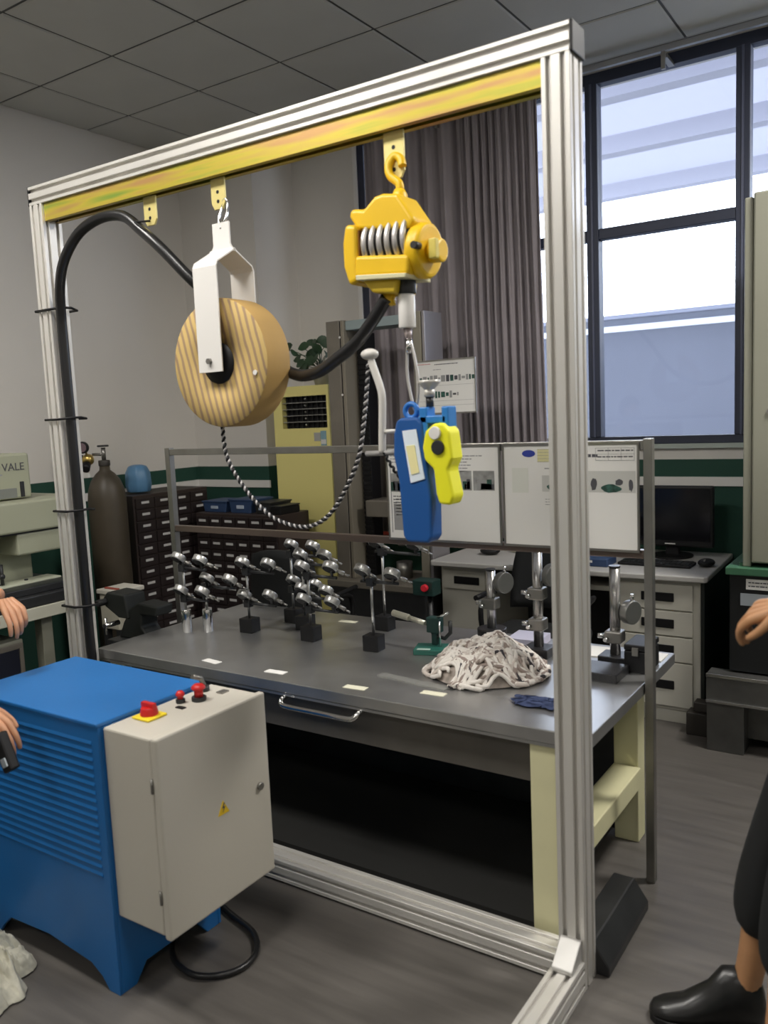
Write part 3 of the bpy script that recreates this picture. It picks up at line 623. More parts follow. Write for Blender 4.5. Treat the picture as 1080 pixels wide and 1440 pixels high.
        for zr in (.47, .77, .86): MB().box(x0+.01, x1-.01, yy-.0006, yy, z1-(z1-z0)*zr-.0012, z1-(z1-z0)*zr).build('rule', INKG, t)
        text_lines(t, x0+.11, x0+.16, z1-.045, 1, .01, yy, INKG, .9, seed=44)
    return t
poster('left printed board on the rack, with small machine photos and text', -1.745, -1.283, 1.128, 1.468, 2.648, 'machines')
poster('right printed board on the rack, with blue oval logo and dark fixtures', -1.262, -.800, 1.128, 1.468, 2.648, 'fixtures')
poster('catalogue sheet of tool pictures hanging on the testing machine before the curtain', -2.480, -2.112, 1.590, 1.874, 4.096, 'catalogue')

# labels lying on the bench
for k, (x, y, a, lb) in enumerate(((-2.299, 2.205, -8, 'paper label on the steel top, leftmost near the front edge'), (-1.983, 2.211, 2, 'white paper label on the steel top, second from left'),
                                   (-1.619, 2.197, 4, 'cream paper label on the steel top in front of the gauge stands'), (-1.353, 2.262, 3, 'cream paper label beside the striped rag'), (-2.174, 2.92, 5, 'paper label at the rear of the steel top behind the stands'))):
    o = MB().box(x-.042, x+.042, y-.016, y+.016, bz, bz+.0015, rotm('Z', a)).build('paper_label', PAPER if k in (1, 0) else mat('cream_paper', (.66, .64, .50), .8)); tag(o, lb, 'label')
o = MB().box(-1.62, -1.33, 2.315, 2.350, bz, bz+.004, rotm('Z', -7)).build('steel_strip', mat('dull_steel', (.36, .36, .34), .4, .5)); tag(o, 'flat grey steel strip lying left of the striped rag', 'strip')
o = crumple('blue_cloth', mat('blue_cloth_m', (.03, .045, .11), .9), -.99, 2.315, bz, .14, .05, .018, 1.7, 24); tag(o, 'small dark blue cloth near the front right of the bench', 'cloth')

rg = thing('striped_rag', 'heap of crumpled white striped rag yarn on the bench', 'rag', (-1.30, 2.54, bz))
from mathutils import noise as NZ
def rag_h(u, v):   # u, v in -1..1, height of the heap
    r = math.sqrt(u*u+v*v); return .104*max(0, 1-r**2.8)*(.84+.25*NZ.noise(V(u*1.8, v*1.8, 3))+.30*abs(NZ.noise(V(u*4, v*4, 9)))) + .004
vs, fs = [], []; n = 40
for j in range(n+1):
    for i in range(2*n): a_ = 2*PI*i/(2*n); q = j/n; u, v = q*math.cos(a_), q*math.sin(a_); vs.append((-1.30+.19*u, 2.54+.19*v, bz+max(.004, rag_h(u, v)-.004)))
for j in range(n):
    for i in range(2*n): fs.append([j*2*n+i, j*2*n+(i+1) % (2*n), (j+1)*2*n+(i+1) % (2*n), (j+1)*2*n+i])
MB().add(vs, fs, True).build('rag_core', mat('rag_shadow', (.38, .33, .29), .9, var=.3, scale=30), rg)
rnd = random.Random(12); yarns = [MB(), MB(), MB(), MB()]
for k in range(300):
    a_ = rnd.uniform(0, 2*PI); q = math.sqrt(rnd.random())*1.0; wob = rnd.uniform(-.9, .9); sg = rnd.choice((-1, 1)); u, v = q*math.cos(a_), q*math.sin(a_); pts = []
    L_ = rnd.randint(9, 20)
    for q_ in range(L_):
        r = math.sqrt(u*u+v*v)
        if r > 1.10: break
        pts.append((-1.30+.20*u, 2.54+.20*v, bz+.006+rag_h(u, v)+.004*math.sin(q_*.9+k)+.003*rnd.random()))
        th = 1.5*NZ.noise(V(u*1.4+7, v*1.4, .5))*PI + (1.9 if u > .1 else .7)*sg + wob + .5*math.sin(q_*.7+k)
        u += .065*math.cos(th); v += .065*math.sin(th)
    if len(pts) > 4: yarns[[0, 0, 1, 0, 2, 0, 1, 0, 2, 0, 1, 2, 0, 0, 3][k % 15]].tube(pts, .0075, 6, rs=[.004]+[.0078]*(len(pts)-2)+[.004])
for mb_, nm_, m__ in zip(yarns, ('rag_yarn', 'beige_yarn', 'brown_yarn', 'dark_yarn'), (mat('rag_white', (.76, .72, .67), .9), mat('rag_beige', (.56, .50, .45), .9), mat('rag_brown', (.30, .24, .21), .9), mat('rag_dark', (.04, .035, .04), .9))):
    yy_ = mb_.build(nm_, m__, rg); yy_['kind'] = 'stuff'

# ------------------------------------------------------------------ dial gauge stands
DIALF = mat('dial_face', (.03, .03, .032), .25)
def gauge(t, c, nrm, stem):
    c = Vector(c); n = Vector(nrm).normalized()
    g = MB().cyl(c-n*.014, c+n*.014, .032, 24).build('gauge_body', mat('gauge_rim', (.50, .50, .49), .33, .8), t, .0035, 2)
    MB().cyl(c+n*.0141, c+n*.0150, .027, 20).build('dial', DIALF, g)
    s_ = Vector(stem).normalized()
    MB().cyl(c+s_*.028, c+s_*.062, .008, 10).cyl(c+s_*.062, c+s_*.085, .004, 8).build('stem', TUBE, g)
def stand(x, y, label, kind='cube', top=.27, low=.125, rot=0, dx=(-.02, .125), seed=0, grp='dial gauge stands on the bench'):
    rnd = random.Random(seed); R = rotm('Z', rot); c = V(x, y, bz)
    t = thing('gauge_stand', label, 'gauge', (x, y, bz), grp)
    if kind == 'cube':
        MB().box(x-.034, x+.034, y-.030, y+.030, bz, bz+.062, R, (x, y, bz)).build('magnetic_base', BLACK, t, .003)
    else:
        MB().cyl((x, y, bz), (x, y, bz+.10), .022, 24).build('chrome_base', CHROME, t, .002)
    z0 = bz+(.062 if kind == 'cube' else .10)
    MB().cyl((x, y, z0), (x, y, bz+top+.02), .0055, 12).build('rod', mat('rod_steel', (.42, .42, .41), .3, .9), t)
    for lv, z in enumerate((top, low)):
        if z is None: continue
        a = c+V(0, 0, z)+R@V(dx[0]-.015, 0, 0); b = c+V(0, 0, z)+R@V(dx[1]+.02, 0, 0)
        MB().cyl(a, b, .0065, 8).build('cross_arm', DARK, t)
        MB().box(x-.015, x+.015, y-.015, y+.015, bz+z-.016, bz+z+.016, R, (x, y, bz)).build('clamp', DARK, t, .002)
        for d in dx:
            p = c+V(0, 0, z+.038+.01*rnd.random())+R@V(d, -.012, 0)
            tilt = rnd.random()*.3
            MB().cyl(c+V(0, 0, z)+R@V(d, 0, 0), p, .006, 8).build('gauge_holder', DARK, t)
            gauge(t, p, (.04-tilt*.4, -.57, -.68), (.72, .42, -.40-tilt*.6))
    return t
stand(-2.134, 2.609, 'dial gauge stand on black cube, middle of the front row', 'cube', .27, .13, 0, seed=1)
stand(-1.815, 2.598, 'dial gauge stand on black cube nearest the hanging blue tool', 'cube', .27, None, 4, (-.03, .10), seed=2)
stand(-1.945, 2.875, 'rear dial gauge stand on black cube, taller pair of dials', 'cube', .335, None, -2, (-.02, .17), seed=3)
stand(-2.469, 2.605, 'dial gauge stand on black cube, left one of the front row', 'cube', .265, .125, 3, (-.01, .13), seed=4)
stand(-2.40, 2.82, 'rear left dial gauge stand on black cube, half hidden by others', 'cube', .31, .15, -5, (.02, .15), seed=5)
stand(-2.27, 2.74, 'rear dial gauge stand on black cube, between the left and middle front stands', 'cube', .285, .14, 6, (.0, .12), seed=11)
stand(-2.728, 2.485, 'dial gauge stand on the left of two chrome cylinders', 'cyl', .285, .150, 0, (-.01, .12), seed=6)
stand(-2.645, 2.53, 'dial gauge stand on the right of two chrome cylinders', 'cyl', .20, None, 8, (.02, .14), seed=8)

# comparator stands with thick columns
def comparator(x, y, h, label, base=True, gz=None, clamps=(), gdir=1, gside=.045):
    t = thing('comparator_stand', label, 'gauge stand', (x, y, bz))
    if base: MB().cyl((x, y, bz), (x, y, bz+.055), .058, 28).build('round_base', GRANITE, t, .004)
    else: bx('square_base', GRANITE, t, x-.05, x+.05, y-.045, y+.045, bz, bz+.035, .003)
    MB().cyl((x, y, bz+.035), (x, y, bz+h), .0185, 20).build('column', mat('column_steel', (.42, .41, .40), .25, .9), t)
    MB().cyl((x, y, bz+h), (x, y, bz+h+.006), .0195, 20).build('column_cap', DARK, t)
    for z in clamps:
        MB().box(x-.030, x+.030, y-.030, y+.024, bz+z-.022, bz+z+.022).build('clamp', TUBE, t, .006)
        MB().cyl((x-.03, y-.01, bz+z), (x-.058, y-.015, bz+z), .009, 10).cyl((x-.02, y-.03, bz+z-.005), (x-.02, y-.052, bz+z-.005), .007, 10).build('clamp_screw', CHROME, t)
    if gz:
        c = V(x+gside, y+.02, bz+gz)
        g = MB().cyl(c-V(.014, -.006, 0), c+V(.014, -.006, 0), .042, 28).build('gauge_body', mat('gauge_grey', (.24, .24, .23), .35, .7), t, .003)
        MB().cyl(c+V(.006, 0, .04), c+V(.006, 0, .065), .006, 10).build('stem', CHROME, g)
        MB().cyl(V(x, y, bz+gz-.02), c-V(0, 0, .02), .008, 10).build('gauge_arm', TUBE, t)
    return t
comparator(-1.455, 2.90, .285, 'short comparator column on round black base behind the striped rag', True, .235, (.155,))
comparator(-1.215, 2.80, .39, 'tallest comparator column with double clamps, left of the gantry post', False, .30, (.235, .12), gside=.05)
comparator(-.935, 2.82, .345, 'comparator column with grey dial gauge, right of the gantry post', False, .185, (.10,), gside=.048)

# micrometer clamped in a green stand
mi = thing('micrometer_stand', 'micrometer held in a small green clamp stand beside the rag', 'micrometer', (-1.60, 2.76, bz))
bx('stand_base', mat('stand_green', (.02, .13, .10), .45), mi, -1.66, -1.52, 2.62, 2.72, bz, bz+.022, .004, rotm('Z', 20))
bx('stand_plate', mat('plate_pale', (.45, .62, .55), .5), mi, -1.628, -1.578, 2.612, 2.628, bz+.022, bz+.024, 0, rotm('Z', 20))
MB().box(-1.61, -1.585, 2.69, 2.71, bz+.02, bz+.085).box(-1.625, -1.57, 2.68, 2.72, bz+.07, bz+.13).build('stand_arm', mat('stand_dark_green', (.01, .04, .035), .45), mi, .004)
MB().tube([(-1.63, 2.70, bz+.10), (-1.60, 2.70, bz+.055), (-1.555, 2.70, bz+.05), (-1.53, 2.70, bz+.075), (-1.53, 2.70, bz+.12)], .008, 8).build('micrometer_frame', DARK, mi)
MB().cyl((-1.64, 2.70, bz+.10), (-1.72, 2.71, bz+.112), .010, 14).build('barrel', mat('satin_pale', (.58, .56, .46), .35, .5), mi)
MB().cyl((-1.72, 2.71, bz+.112), (-1.80, 2.72, bz+.122), .013, 16).build('thimble', MATS['satin_pale'], mi, .001)
MB().cyl((-1.58, 2.69, bz+.13), (-1.53, 2.69, bz+.155), .005, 8).cyl((-1.565, 2.68, bz+.02), (-1.565, 2.68, bz+.12), .004, 8).build('screw', CHROME, mi)
# granite and boxes at the right end of the bench
o = bx('surface_plate', GRANITE, None, -1.065, -.86, 2.60, 2.735, bz, bz+.030, .003); tag(o, 'black granite plate lying on the bench behind the gantry post', 'plate')
t = thing('instrument_case', 'black instrument case at the right end of the bench', 'case', (-.87, 2.80, bz))
bx('case_body', BLACK, t, -.880, -.800, 2.74, 2.88, bz, bz+.075, .004)
bx('case_lid', BLACK, t, -.880, -.800, 2.738, 2.882, bz+.078, bz+.098, .004)
bx('latch', TUBE, t, -.850, -.830, 2.732, 2.738, bz+.062, bz+.090)
for k, (x0, x1, y0, y1, a, lb) in enumerate(((-1.13, -.99, 2.86, 2.99, 4, 'white paper sheet behind the right comparator column'), (-1.38, -1.25, 2.87, 3.00, 3, 'lilac paper pad behind the striped rag'), (-.90, -.80, 2.90, 3.0, 0, 'white paper at the rear right corner of the bench'))):
    o = MB().box(x0, x1, y0, y1, bz, bz+(.03 if k == 1 else .004), rotm('Z', a)).build('paper_pad' if k == 1 else 'paper_sheet', LILAC if k == 1 else PAPER); tag(o, lb, 'paper')

# bench vise on its pedestal left of the bench
vz = thing('bench_vise', 'black bench vise on a pedestal at the left end of the bench', 'vise', (-3.06, 2.50, 0))
MB().box(-3.16, -2.96, 2.42, 2.58, 0, .02).cyl((-3.06, 2.5, .02), (-3.06, 2.5, .60), .035, 16).box(-3.17, -2.92, 2.40, 2.60, .60, .625).build('pedestal', DARK, vz, .003)
MB().prism([(-3.15, .625), (-2.95, .625), (-2.965, .66), (-2.99, .69), (-2.985, .745), (-2.89, .745), (-2.875, .79), (-3.0, .80), (-3.06, .765), (-3.11, .70)], 'y', 2.45, 2.55).build('vise_body', mat('vise_black', (.009, .011, .010), .55, .1, var=.3), vz, .008, 3)
MB().prism([(-3.06, .72), (-3.08, .83), (-3.20, .835), (-3.235, .80), (-3.22, .765), (-3.13, .72)], 'y', 2.44, 2.56).build('movable_jaw', MATS['vise_black'], vz, .008, 3)
MB().cyl((-3.13, 2.44, .70), (-3.13, 2.36, .70), .012, 12).cyl((-3.13, 2.37, .66), (-3.13, 2.37, .735), .006, 10).build('vise_handle', CHROME, vz)
MB().cyl((-3.21, 2.44, .79), (-3.21, 2.39, .79), .016, 14).build('vise_knob', DARK, vz, .003)

# ================================================================== LEFT WALL
# long bench with vision measuring machine
lb = thing('side_bench', 'beige-edged bench along the left wall under the measuring machine', 'table', (-4.0, 1.9, 0))
bx('bench_top', BEIGE, lb, -4.54, -3.60, .9, 2.66, .70, .745, .005)
bx('edge_band', mat('bench_edge', (.50, .49, .40), .5), lb, -3.60, -3.588, .9, 2.66, .690, .75, .003)
for x in (-4.45, -3.68):
    for y in (1.0, 2.42): bx('leg', BEIGE, lb, x-.03, x+.03, y-.03, y+.03, 0, .70, .003)
vm = thing('measuring_machine', 'beige bench-top vision measuring machine lettered VALE by the left wall', 'machine', (-3.95, 2.3, .745))
VB = mat('machine_beige', (.36, .37, .27), .5)
bx('machine_base', DARK, vm, -4.35, -3.62, 1.75, 2.60, .745, .80, .006)
bx('stage', DARK, vm, -4.15, -3.66, 1.9, 2.62, .80, .835, .004)
bx('stage_plate', mat('stage_pale', (.52, .54, .42), .5), vm, -3.88, -3.76, 2.20, 2.60, .835, .845, .003)
for y in (2.30, 2.44): MB().cyl((-3.82, y, .845), (-3.82, y, .852), .009, 12).build('stage_screw', DARK, vm)
bx('rear_column', VB, vm, -4.30, -3.90, 1.80, 2.54, .80, 1.10, .02)
bx('side_tower', VB, vm, -4.38, -4.02, 1.55, 2.12, 1.10, 1.50, .012)
bx('head_cover', VB, vm, -4.20, -3.86, 2.02, 2.545, 1.255, 1.482, .012)
bx('head', VB, vm, -4.25, -3.72, 2.12, 2.76, 1.10, 1.25, .010)
bx('head_underside', DARK, vm, -4.20, -3.74, 2.14, 2.74, 1.092, 1.10)
bx('lens_carriage', VB, vm, -4.05, -3.74, 2.36, 2.72, .985, 1.092, .010)
MB().cyl((-3.80, 2.27, 1.09), (-3.80, 2.27, 1.03), .022, 14).cyl((-3.80, 2.27, 1.03), (-3.80, 2.27, .95), .009, 10).build('probe', DARK, vm)
MB().cyl((-3.80, 2.30, .95), (-3.80, 2.30, .85), .009, 10).ball((-3.80, 2.30, .89), .016, 8).build('stage_knob', DARK, vm)
for y in (2.10, 2.48): bx('cover_slot', DARK, vm, -3.861, -3.855, y, y+.022, 1.262, 1.34, .002)
bx('cover_window', mat('window_grey', (.20, .21, .19), .4), vm, -3.861, -3.857, 2.14, 2.46, 1.262, 1.31)
fc = bpy.data.curves.new('lettering', 'FONT'); fc.body = 'VALE'; fc.size = .054; fc.extrude = .001; fc.align_x = 'CENTER'
fo = bpy.data.objects.new('lettering', fc); COL.objects.link(fo); dg = bpy.context.evaluated_depsgraph_get(); me_ = bpy.data.meshes.new_from_object(fo.evaluated_get(dg)); bpy.data.objects.remove(fo)
me_.materials.append(INK); lt_ = bpy.data.objects.new('lettering', me_); COL.objects.link(lt_); lt_.parent = vm; lt_.rotation_euler = (PI/2, 0, PI/2); lt_.location = (-3.859+3.95, 2.452-2.3, 1.398-.745)
for k, (dz, x0) in enumerate(((1.376, 2.33),)): MB().box(-3.8600, -3.8592, x0, x0+.06, dz, dz+.008).build('small_print', INKG, vm)
# computer cabinet under the side bench
pc = thing('equipment_case', 'dark equipment cabinet with framed panel under the left bench', 'cabinet', (-3.9, 2.05, 0))
bx('case_body', BEIGE, pc, -4.2, -3.66, 1.50, 2.29, 0, .60, .006)
bx('panel', mat('panel_dark', (.012, .014, .025), .4), pc, -3.66, -3.65, 1.55, 2.26, .27, .56, .004)
for a, b, c, d in ((1.53, 2.28, .56, .585), (1.53, 2.28, .245, .27), (2.26, 2.28, .27, .56)): MB().box(-3.66, -3.645, a, b, c, d).build('panel_frame', BROWNG, pc, .002)
gb = thing('sheet_metal_box', 'pale sheet-metal box on a stand at the end of the side bench', 'box', (-3.5, 2.80, 0))
bx('box_body', mat('pale_box', (.40, .38, .31), .5), gb, -3.60, -3.46, 2.70, 2.86, .56, .74, .006)
bx('box_lid', mat('pale_box2', (.50, .48, .42), .5), gb, -3.61, -3.45, 2.69, 2.87, .742, .765, .004)
for x in (-3.58, -3.48):
    for y in (2.72, 2.84): bx('box_leg', DARK, gb, x-.015, x+.015, y-.015, y+.015, 0, .56)
bx('red_edge', mat('dull_red', (.28, .06, .04), .6), gb, -3.58, -3.48, 2.72, 2.735, .765, .772)

# gas cylinder with regulator
gx, gy = -4.18, 3.25
gc = thing('gas_cylinder', 'brown-grey gas cylinder with brass regulator gauges by the left wall', 'cylinder', (gx, gy, 0))
MB().lathe([(0, 0), (.10, .0), (.112, .015), (.112, 1.16), (.105, 1.22), (.085, 1.275), (.055, 1.315), (.032, 1.335), (.030, 1.36), (0, 1.36)], (gx, gy, 0), (0, 0, 1), 32).build('tank', CYL, gc)
MB().cyl((gx, gy, 1.36), (gx, gy, 1.395), .034, 20).build('neck_ring', mat('neck_dark', (.05, .045, .04), .5), gc, .004)
MB().cyl((gx, gy, 1.395), (gx, gy, 1.47), .013, 12).cyl((gx, gy, 1.43), (gx-.075, gy-.02, 1.43), .009, 10).build('valve', TUBE, gc)
MB().cyl((gx, gy, 1.475), (gx, gy, 1.486), .034, 12).build('valve_wheel', DARK, gc, .003)
MB().lathe([(0, -.03), (.028, -.028), (.036, 0), (.028, .028), (0, .03)], (gx-.11, gy-.03, 1.40), (.6, -.7, -.3), 20).build('regulator', BRASS, gc)
MB().cyl((gx-.085, gy-.06, 1.375), (gx-.06, gy-.09, 1.345), .024, 16).build('regulator_knob', BLACK, gc)
for dx_, dz_ in ((-.125, 1.475), (-.17, 1.40)):
    c = V(gx+dx_, gy-.045, dz_)
    g = MB().cyl(c, c+V(.018, -.026, 0), .036, 24).build('pressure_gauge', BLACK, gc, .003)
    MB().cyl(c+V(.018, -.026, 0), c+V(.0186, -.0268, 0), .028, 20).build('dial', mat('dial_dim', (.18, .12, .14), .4), g)
MB().tube([(gx-.10, gy-.03, 1.40), (gx-.12, gy-.035, 1.45)], .006, 8).build('gauge_pipe', BRASS, gc)
MB().prism([(gx-.065, 1.325), (gx-.01, 1.325), (gx-.008, 1.30), (gx-.072, 1.30)], 'y', gy-.112, gy-.100).build('tank_label', PAPER, gc)
# blue bag on the corner cabinet
o = MB().lathe([(0, 0), (.075, .005), (.085, .05), (.08, .13), (.06, .17), (.03, .18), (0, .18)], (-4.33, 3.62, 1.16), (0, 0, 1), 8).build('blue_jug', MIDBLUE, None, .008); tag(o, 'mid-blue plastic jug on the corner drawer cabinet by the gas cylinder', 'jug')

# ------------------------------------------------------------------ small-drawer cabinets
def parts_cabinet(label, x0, x1, y0, y1, z1, face, cols, rows):
    t = thing('drawer_cabinet', label, 'cabinet', ((x0+x1)/2, (y0+y1)/2, 0))
    bx('cabinet_body', MAROON, t, x0, x1, y0, y1, 0, z1, .004)
    proto = {}; mat('dim_label', (.62, .61, .60), .6)
    zp = .074; n = rows; zt = z1-.02
    for c in range(cols):
        for r_ in range(n):
            z = zt-(r_+1)*zp+.006
            if face == '-y':
                wd = (x1-x0-.02)/cols; a = x0+.01+c*wd
                ctr = V(a+wd/2, y0, z+zp/2-.003); dims = (wd-.008, .02, zp-.008)
            else:
                wd = (y1-y0-.02)/cols; a = y0+.01+c*wd
                ctr = V(x1, a+wd/2, z+zp/2-.003); dims = (.02, wd-.008, zp-.008)
            if 'd' not in proto:
                hx, hy, hz = [q/2 for q in dims]
                off = Vector(t['_off'])
                d = MB().box(off.x-hx, off.x+hx, off.y-hy, off.y+hy, off.z-hz, off.z+hz).build('drawer', mat('drawer_brown', (.030, .022, .022), .4, .1), t, .002)
                if face == '-y': l = MB().box(off.x-.030, off.x+.030, off.y-hy-.003, off.y-hy, off.z-.002, off.z+.013).build('drawer_label', mat('dim_label', (.50, .49, .48), .6), d)
                else: l = MB().box(off.x+hx, off.x+hx+.003, off.y-.030, off.y+.030, off.z-.002, off.z+.013).build('drawer_label', MATS['dim_label'], d)
                proto['d'] = (d, l); dd = d
            else:
                dd = proto['d'][0].copy(); COL.objects.link(dd); dd.parent = t
                ll = proto['d'][1].copy(); COL.objects.link(ll); ll.parent = dd
            dd.location = ctr-Vector(t['_off'])
    return t
parts_cabinet('dark drawer cabinet with paper labels against the left wall corner', -4.54, -4.205, 3.46, 4.10, 1.155, '+x', 4, 14)
parts_cabinet('wide dark drawer cabinet with paper labels beside the air conditioner', -4.12, -3.40, 3.90, 4.20, 1.00, '-y', 6, 12)
for k, (x0, x1, h, m, lb_) in enumerate(((-4.10, -3.88, .07, DBLUE, 'left dark blue bin on top of the wide drawer cabinet'), (-3.86, -3.66, .085, DBLUE, 'middle dark blue bin on top of the wide drawer cabinet'), (-3.64, -3.50, .07, DARK, 'dark grey bin, right one on the wide drawer cabinet'))):
    t = thing('storage_bin', lb_, 'bin', ((x0+x1)/2, 4.03, 1.0))
    MB().prism([(x0, 1.0+h), (x0+.015, 1.0), (x1-.015, 1.0), (x1, 1.0+h)], 'y', 3.95, 4.15).build('bin_body', m, t, .004)
    bx('bin_rim', m, t, x0-.004, x1+.004, 3.945, 4.155, 1.0+h-.006, 1.0+h+.004, .002)
    bx('bin_label', mat('bin_label', (.45, .52, .62), .5), t, (x0+x1)/2-.03, (x0+x1)/2+.03, 3.944, 3.9495, 1.0+h*.35, 1.0+h*.6)
t = thing('black_case', 'tall black case standing at the right end of the wide drawer cabinet', 'case', (-3.44, 4.0, 1.0))
bx('case_body', BLACK, t, -3.49, -3.405, 3.93, 4.12, 1.0, 1.045, .004); bx('case_lid', DARK, t, -3.492, -3.403, 3.928, 4.122, 1.047, 1.055, .002)

# ------------------------------------------------------------------ floor standing air conditioner with plant
ax0, ax1, ay = -3.735, -3.270, 4.30
ai = thing('air_conditioner', 'cream floor-standing air conditioner beside the wall column', 'air conditioner', ((ax0+ax1)/2, 4.45, 0))
gx0, gx1, gz0, gz1 = ax0+.075, ax1-.018, 1.525, 1.735
MB().box(ax0, ax1, ay+.06, ay+.34, 0, 1.80).build('casing', ACM, ai, .008)
MB().box(ax0, ax1, ay, ay+.06, 0, gz0).box(ax0, ax1, ay, ay+.06, gz1, 1.80).box(ax0, gx0, ay, ay+.06, gz0, gz1).box(gx1, ax1, ay, ay+.06, gz0, gz1).build('front_panel', ACM, ai)
bx('grille_cavity', BLACK, ai, gx0, gx1, ay+.045, ay+.06, gz0, gz1)
for k in range(4): bx('grille_slat', mat('slat_grey', (.34, .33, .30), .4), ai, gx0, gx1, ay+.008, ay+.03, gz0+.042*(k+1)-.002, gz0+.042*(k+1)+.002)
for k in range(9): bx('vane', DARK, ai, gx0+.02+k*.042, gx0+.023+k*.042, ay+.03, ay+.045, gz0, gz1)
for k in range(5): MB().ball((gx0+.19, ay+.012, gz0+.022+.042*k), .007, 6).build('grille_clip', CHROME, ai)
bx('display_slot', DARK, ai, ax0+.13, ax1-.10, ay-.002, ay, 1.385, 1.398)
bx('badge', mat('badge_grey', (.42, .42, .40), .5), ai, ax1-.13, ax1-.078, ay-.003, ay, 1.44, 1.495, .001)
bx('energy_label', mat('energy_blue', (.25, .42, .50), .6), ai, ax1-.075, ax1-.030, ay-.003, ay, 1.41, 1.505)
bx('energy_label_band', PAPER, ai, ax1-.073, ax1-.032, ay-.004, ay-.003, 1.42, 1.45)
bx('lower_seam', DARK, ai, ax0+.005, ax1-.005, ay-.001, ay, .60, .603)
pt = thing('potted_plant', 'leafy potted plant on top of the cream air conditioner', 'plant', (-3.44, 4.45, 1.80))
MB().lathe([(0, 0), (.045, 0), (.065, .10), (.068, .11), (.060, .11), (.055, .10), (0, .098)], (-3.43, 4.45, 1.80), (0, 0, 1), 24).build('pot', mat('pot_grey', (.33, .32, .29), .5), pt)
rnd = random.Random(4)
leafdef = [(-3.63, 4.36, 2.055, .055), (-3.60, 4.42, 1.99, .045), (-3.53, 4.40, 2.06, .05), (-3.50, 4.45, 2.02, .055), (-3.46, 4.42, 2.075, .05), (-3.42, 4.40, 2.04, .05), (-3.38, 4.45, 2.07, .05), (-3.55, 4.38, 1.95, .045), (-3.47, 4.38, 1.96, .055), (-3.40, 4.36, 1.98, .05), (-3.58, 4.45, 1.92, .04), (-3.50, 4.36, 1.92, .05), (-3.36, 4.42, 2.00, .045), (-3.62, 4.40, 1.90, .04), (-3.44, 4.48, 2.10, .045), (-3.34, 4.45, 2.05, .045), (-3.52, 4.48, 2.09, .04), (-3.56, 4.34, 2.02, .04)]
for (x, y, z, s_) in leafdef:
    MB().tube(smoothpath([(-3.43+rnd.uniform(-.02, .02), 4.45, 1.90), ((x-3.43)/2+rnd.uniform(-.02, .02), (y+4.45)/2, (z+1.90)/2+.03), (x, y, z-.01)], 4), .0028, 5).build('stem', LEAF, pt)
    a = rnd.uniform(0, 2*PI); tl_ = rnd.uniform(-.5, .5)
    ln = V(math.cos(a), math.sin(a)*.4, tl_).normalized(); wd = V(-.35*math.sin(a), .25, .85).cross(ln).cross(ln).normalized(); nn = ln.cross(wd)
    c = V(x, y, z); pts = []
    prof = [(-1, 0), (-.75, .38), (-.3, .62), (.2, .58), (.65, .33), (1, 0)]
    vs = [c+ln*u*s_ + nn*(-.10*s_*u*u) for u, _ in prof] + [c+ln*u*s_+wd*v*s_+nn*(.18*v*s_-.10*s_*u*u) for u, v in prof[1:-1]] + [c+ln*u*s_-wd*v*s_+nn*(.18*v*s_-.10*s_*u*u) for u, v in prof[1:-1]]
    fs = [[0, 1, 6], [1, 2, 7, 6], [2, 3, 8, 7], [3, 4, 9, 8], [4, 5, 9], [0, 10, 1], [1, 10, 11, 2], [2, 11, 12, 3], [3, 12, 13, 4], [4, 13, 5]]
    lo_ = MB().add(vs, fs, True).build('leaf', LEAF, pt)

# ------------------------------------------------------------------ testing machine with two columns
tm = thing('testing_machine', 'tall two-column materials testing machine before the curtain', 'machine', (-2.70, 4.25, 0))
bx('machine_base', DARK, tm, -3.12, -2.435, 4.02, 4.45, 0, .56, .008)
bx('base_top', BROWNG, tm, -3.13, -2.425, 4.01, 4.46, .56, .60, .004)
bx('column_cover', BROWNG, tm, -3.110, -3.012, 4.10, 4.30, .60, 2.160, .004)
bx('column_edge', mat('column_tan', (.24, .215, .17), .45, .2), tm, -3.004, -2.980, 4.10, 4.30, .60, 2.160, .004)
bx('column_seam', BLACK, tm, -3.012, -3.004, 4.105, 4.29, .60, 2.158)
for z in (1.20, 1.72, 2.06): MB().cyl((-3.005, 4.099, z), (-3.005, 4.093, z), .007, 10).build('rivet', CHROME, tm)
MB().box(-2.970, -2.905, 4.22, 4.32, .60, 2.09).build('bellows', BLACK, tm, .003)
for k in range(48): bx('bellows_fold', BLACK, tm, -2.966, -2.909, 4.212, 4.22, .62+k*.0305, .637+k*.0305)
bx('top_yoke', TEALG, tm, -2.980, -2.500, 4.12, 4.28, 2.10, 2.155, .004)
MB().cyl((-2.81, 4.2, 2.155), (-2.81, 4.2, 2.205), .009, 10).build('eye_bolt', DARK, tm)
bx('column_cover', mat('column_tan2', (.27, .25, .20), .45, .2), tm, -2.500, -2.445, 4.10, 4.30, .60, 2.160, .004)
bx('column_edge', mat('column_silver', (.34, .325, .34), .3, .6), tm, -2.440, -2.42, 4.10, 4.30, .60, 2.160, .004)
bx('crosshead', BROWNG, tm, -2.900, -2.500, 4.13, 4.33, .98, 1.08, .006)
MB().cyl((-2.70, 4.23, .98), (-2.70, 4.23, .80), .035, 16).build('grip', TUBE, tm); MB().cyl((-2.70, 4.23, .60), (-2.70, 4.23, .70), .05, 16).build('grip', TUBE, tm)
cbx = thing('stop_button_box', 'small control box with red stop button at the testing machine', 'control box', (-2.33, 3.86, .0))
MB().cyl((-2.33, 3.90, 0), (-2.33, 3.90, .60), .015, 10).cyl((-2.33, 3.90, 0), (-2.33, 3.90, .015), .09, 20).build('post', DARK, cbx)
bx('panel_box', mat('panel_green', (.015, .045, .04), .45), cbx, -2.40, -2.27, 3.83, 3.92, .60, .685, .005)
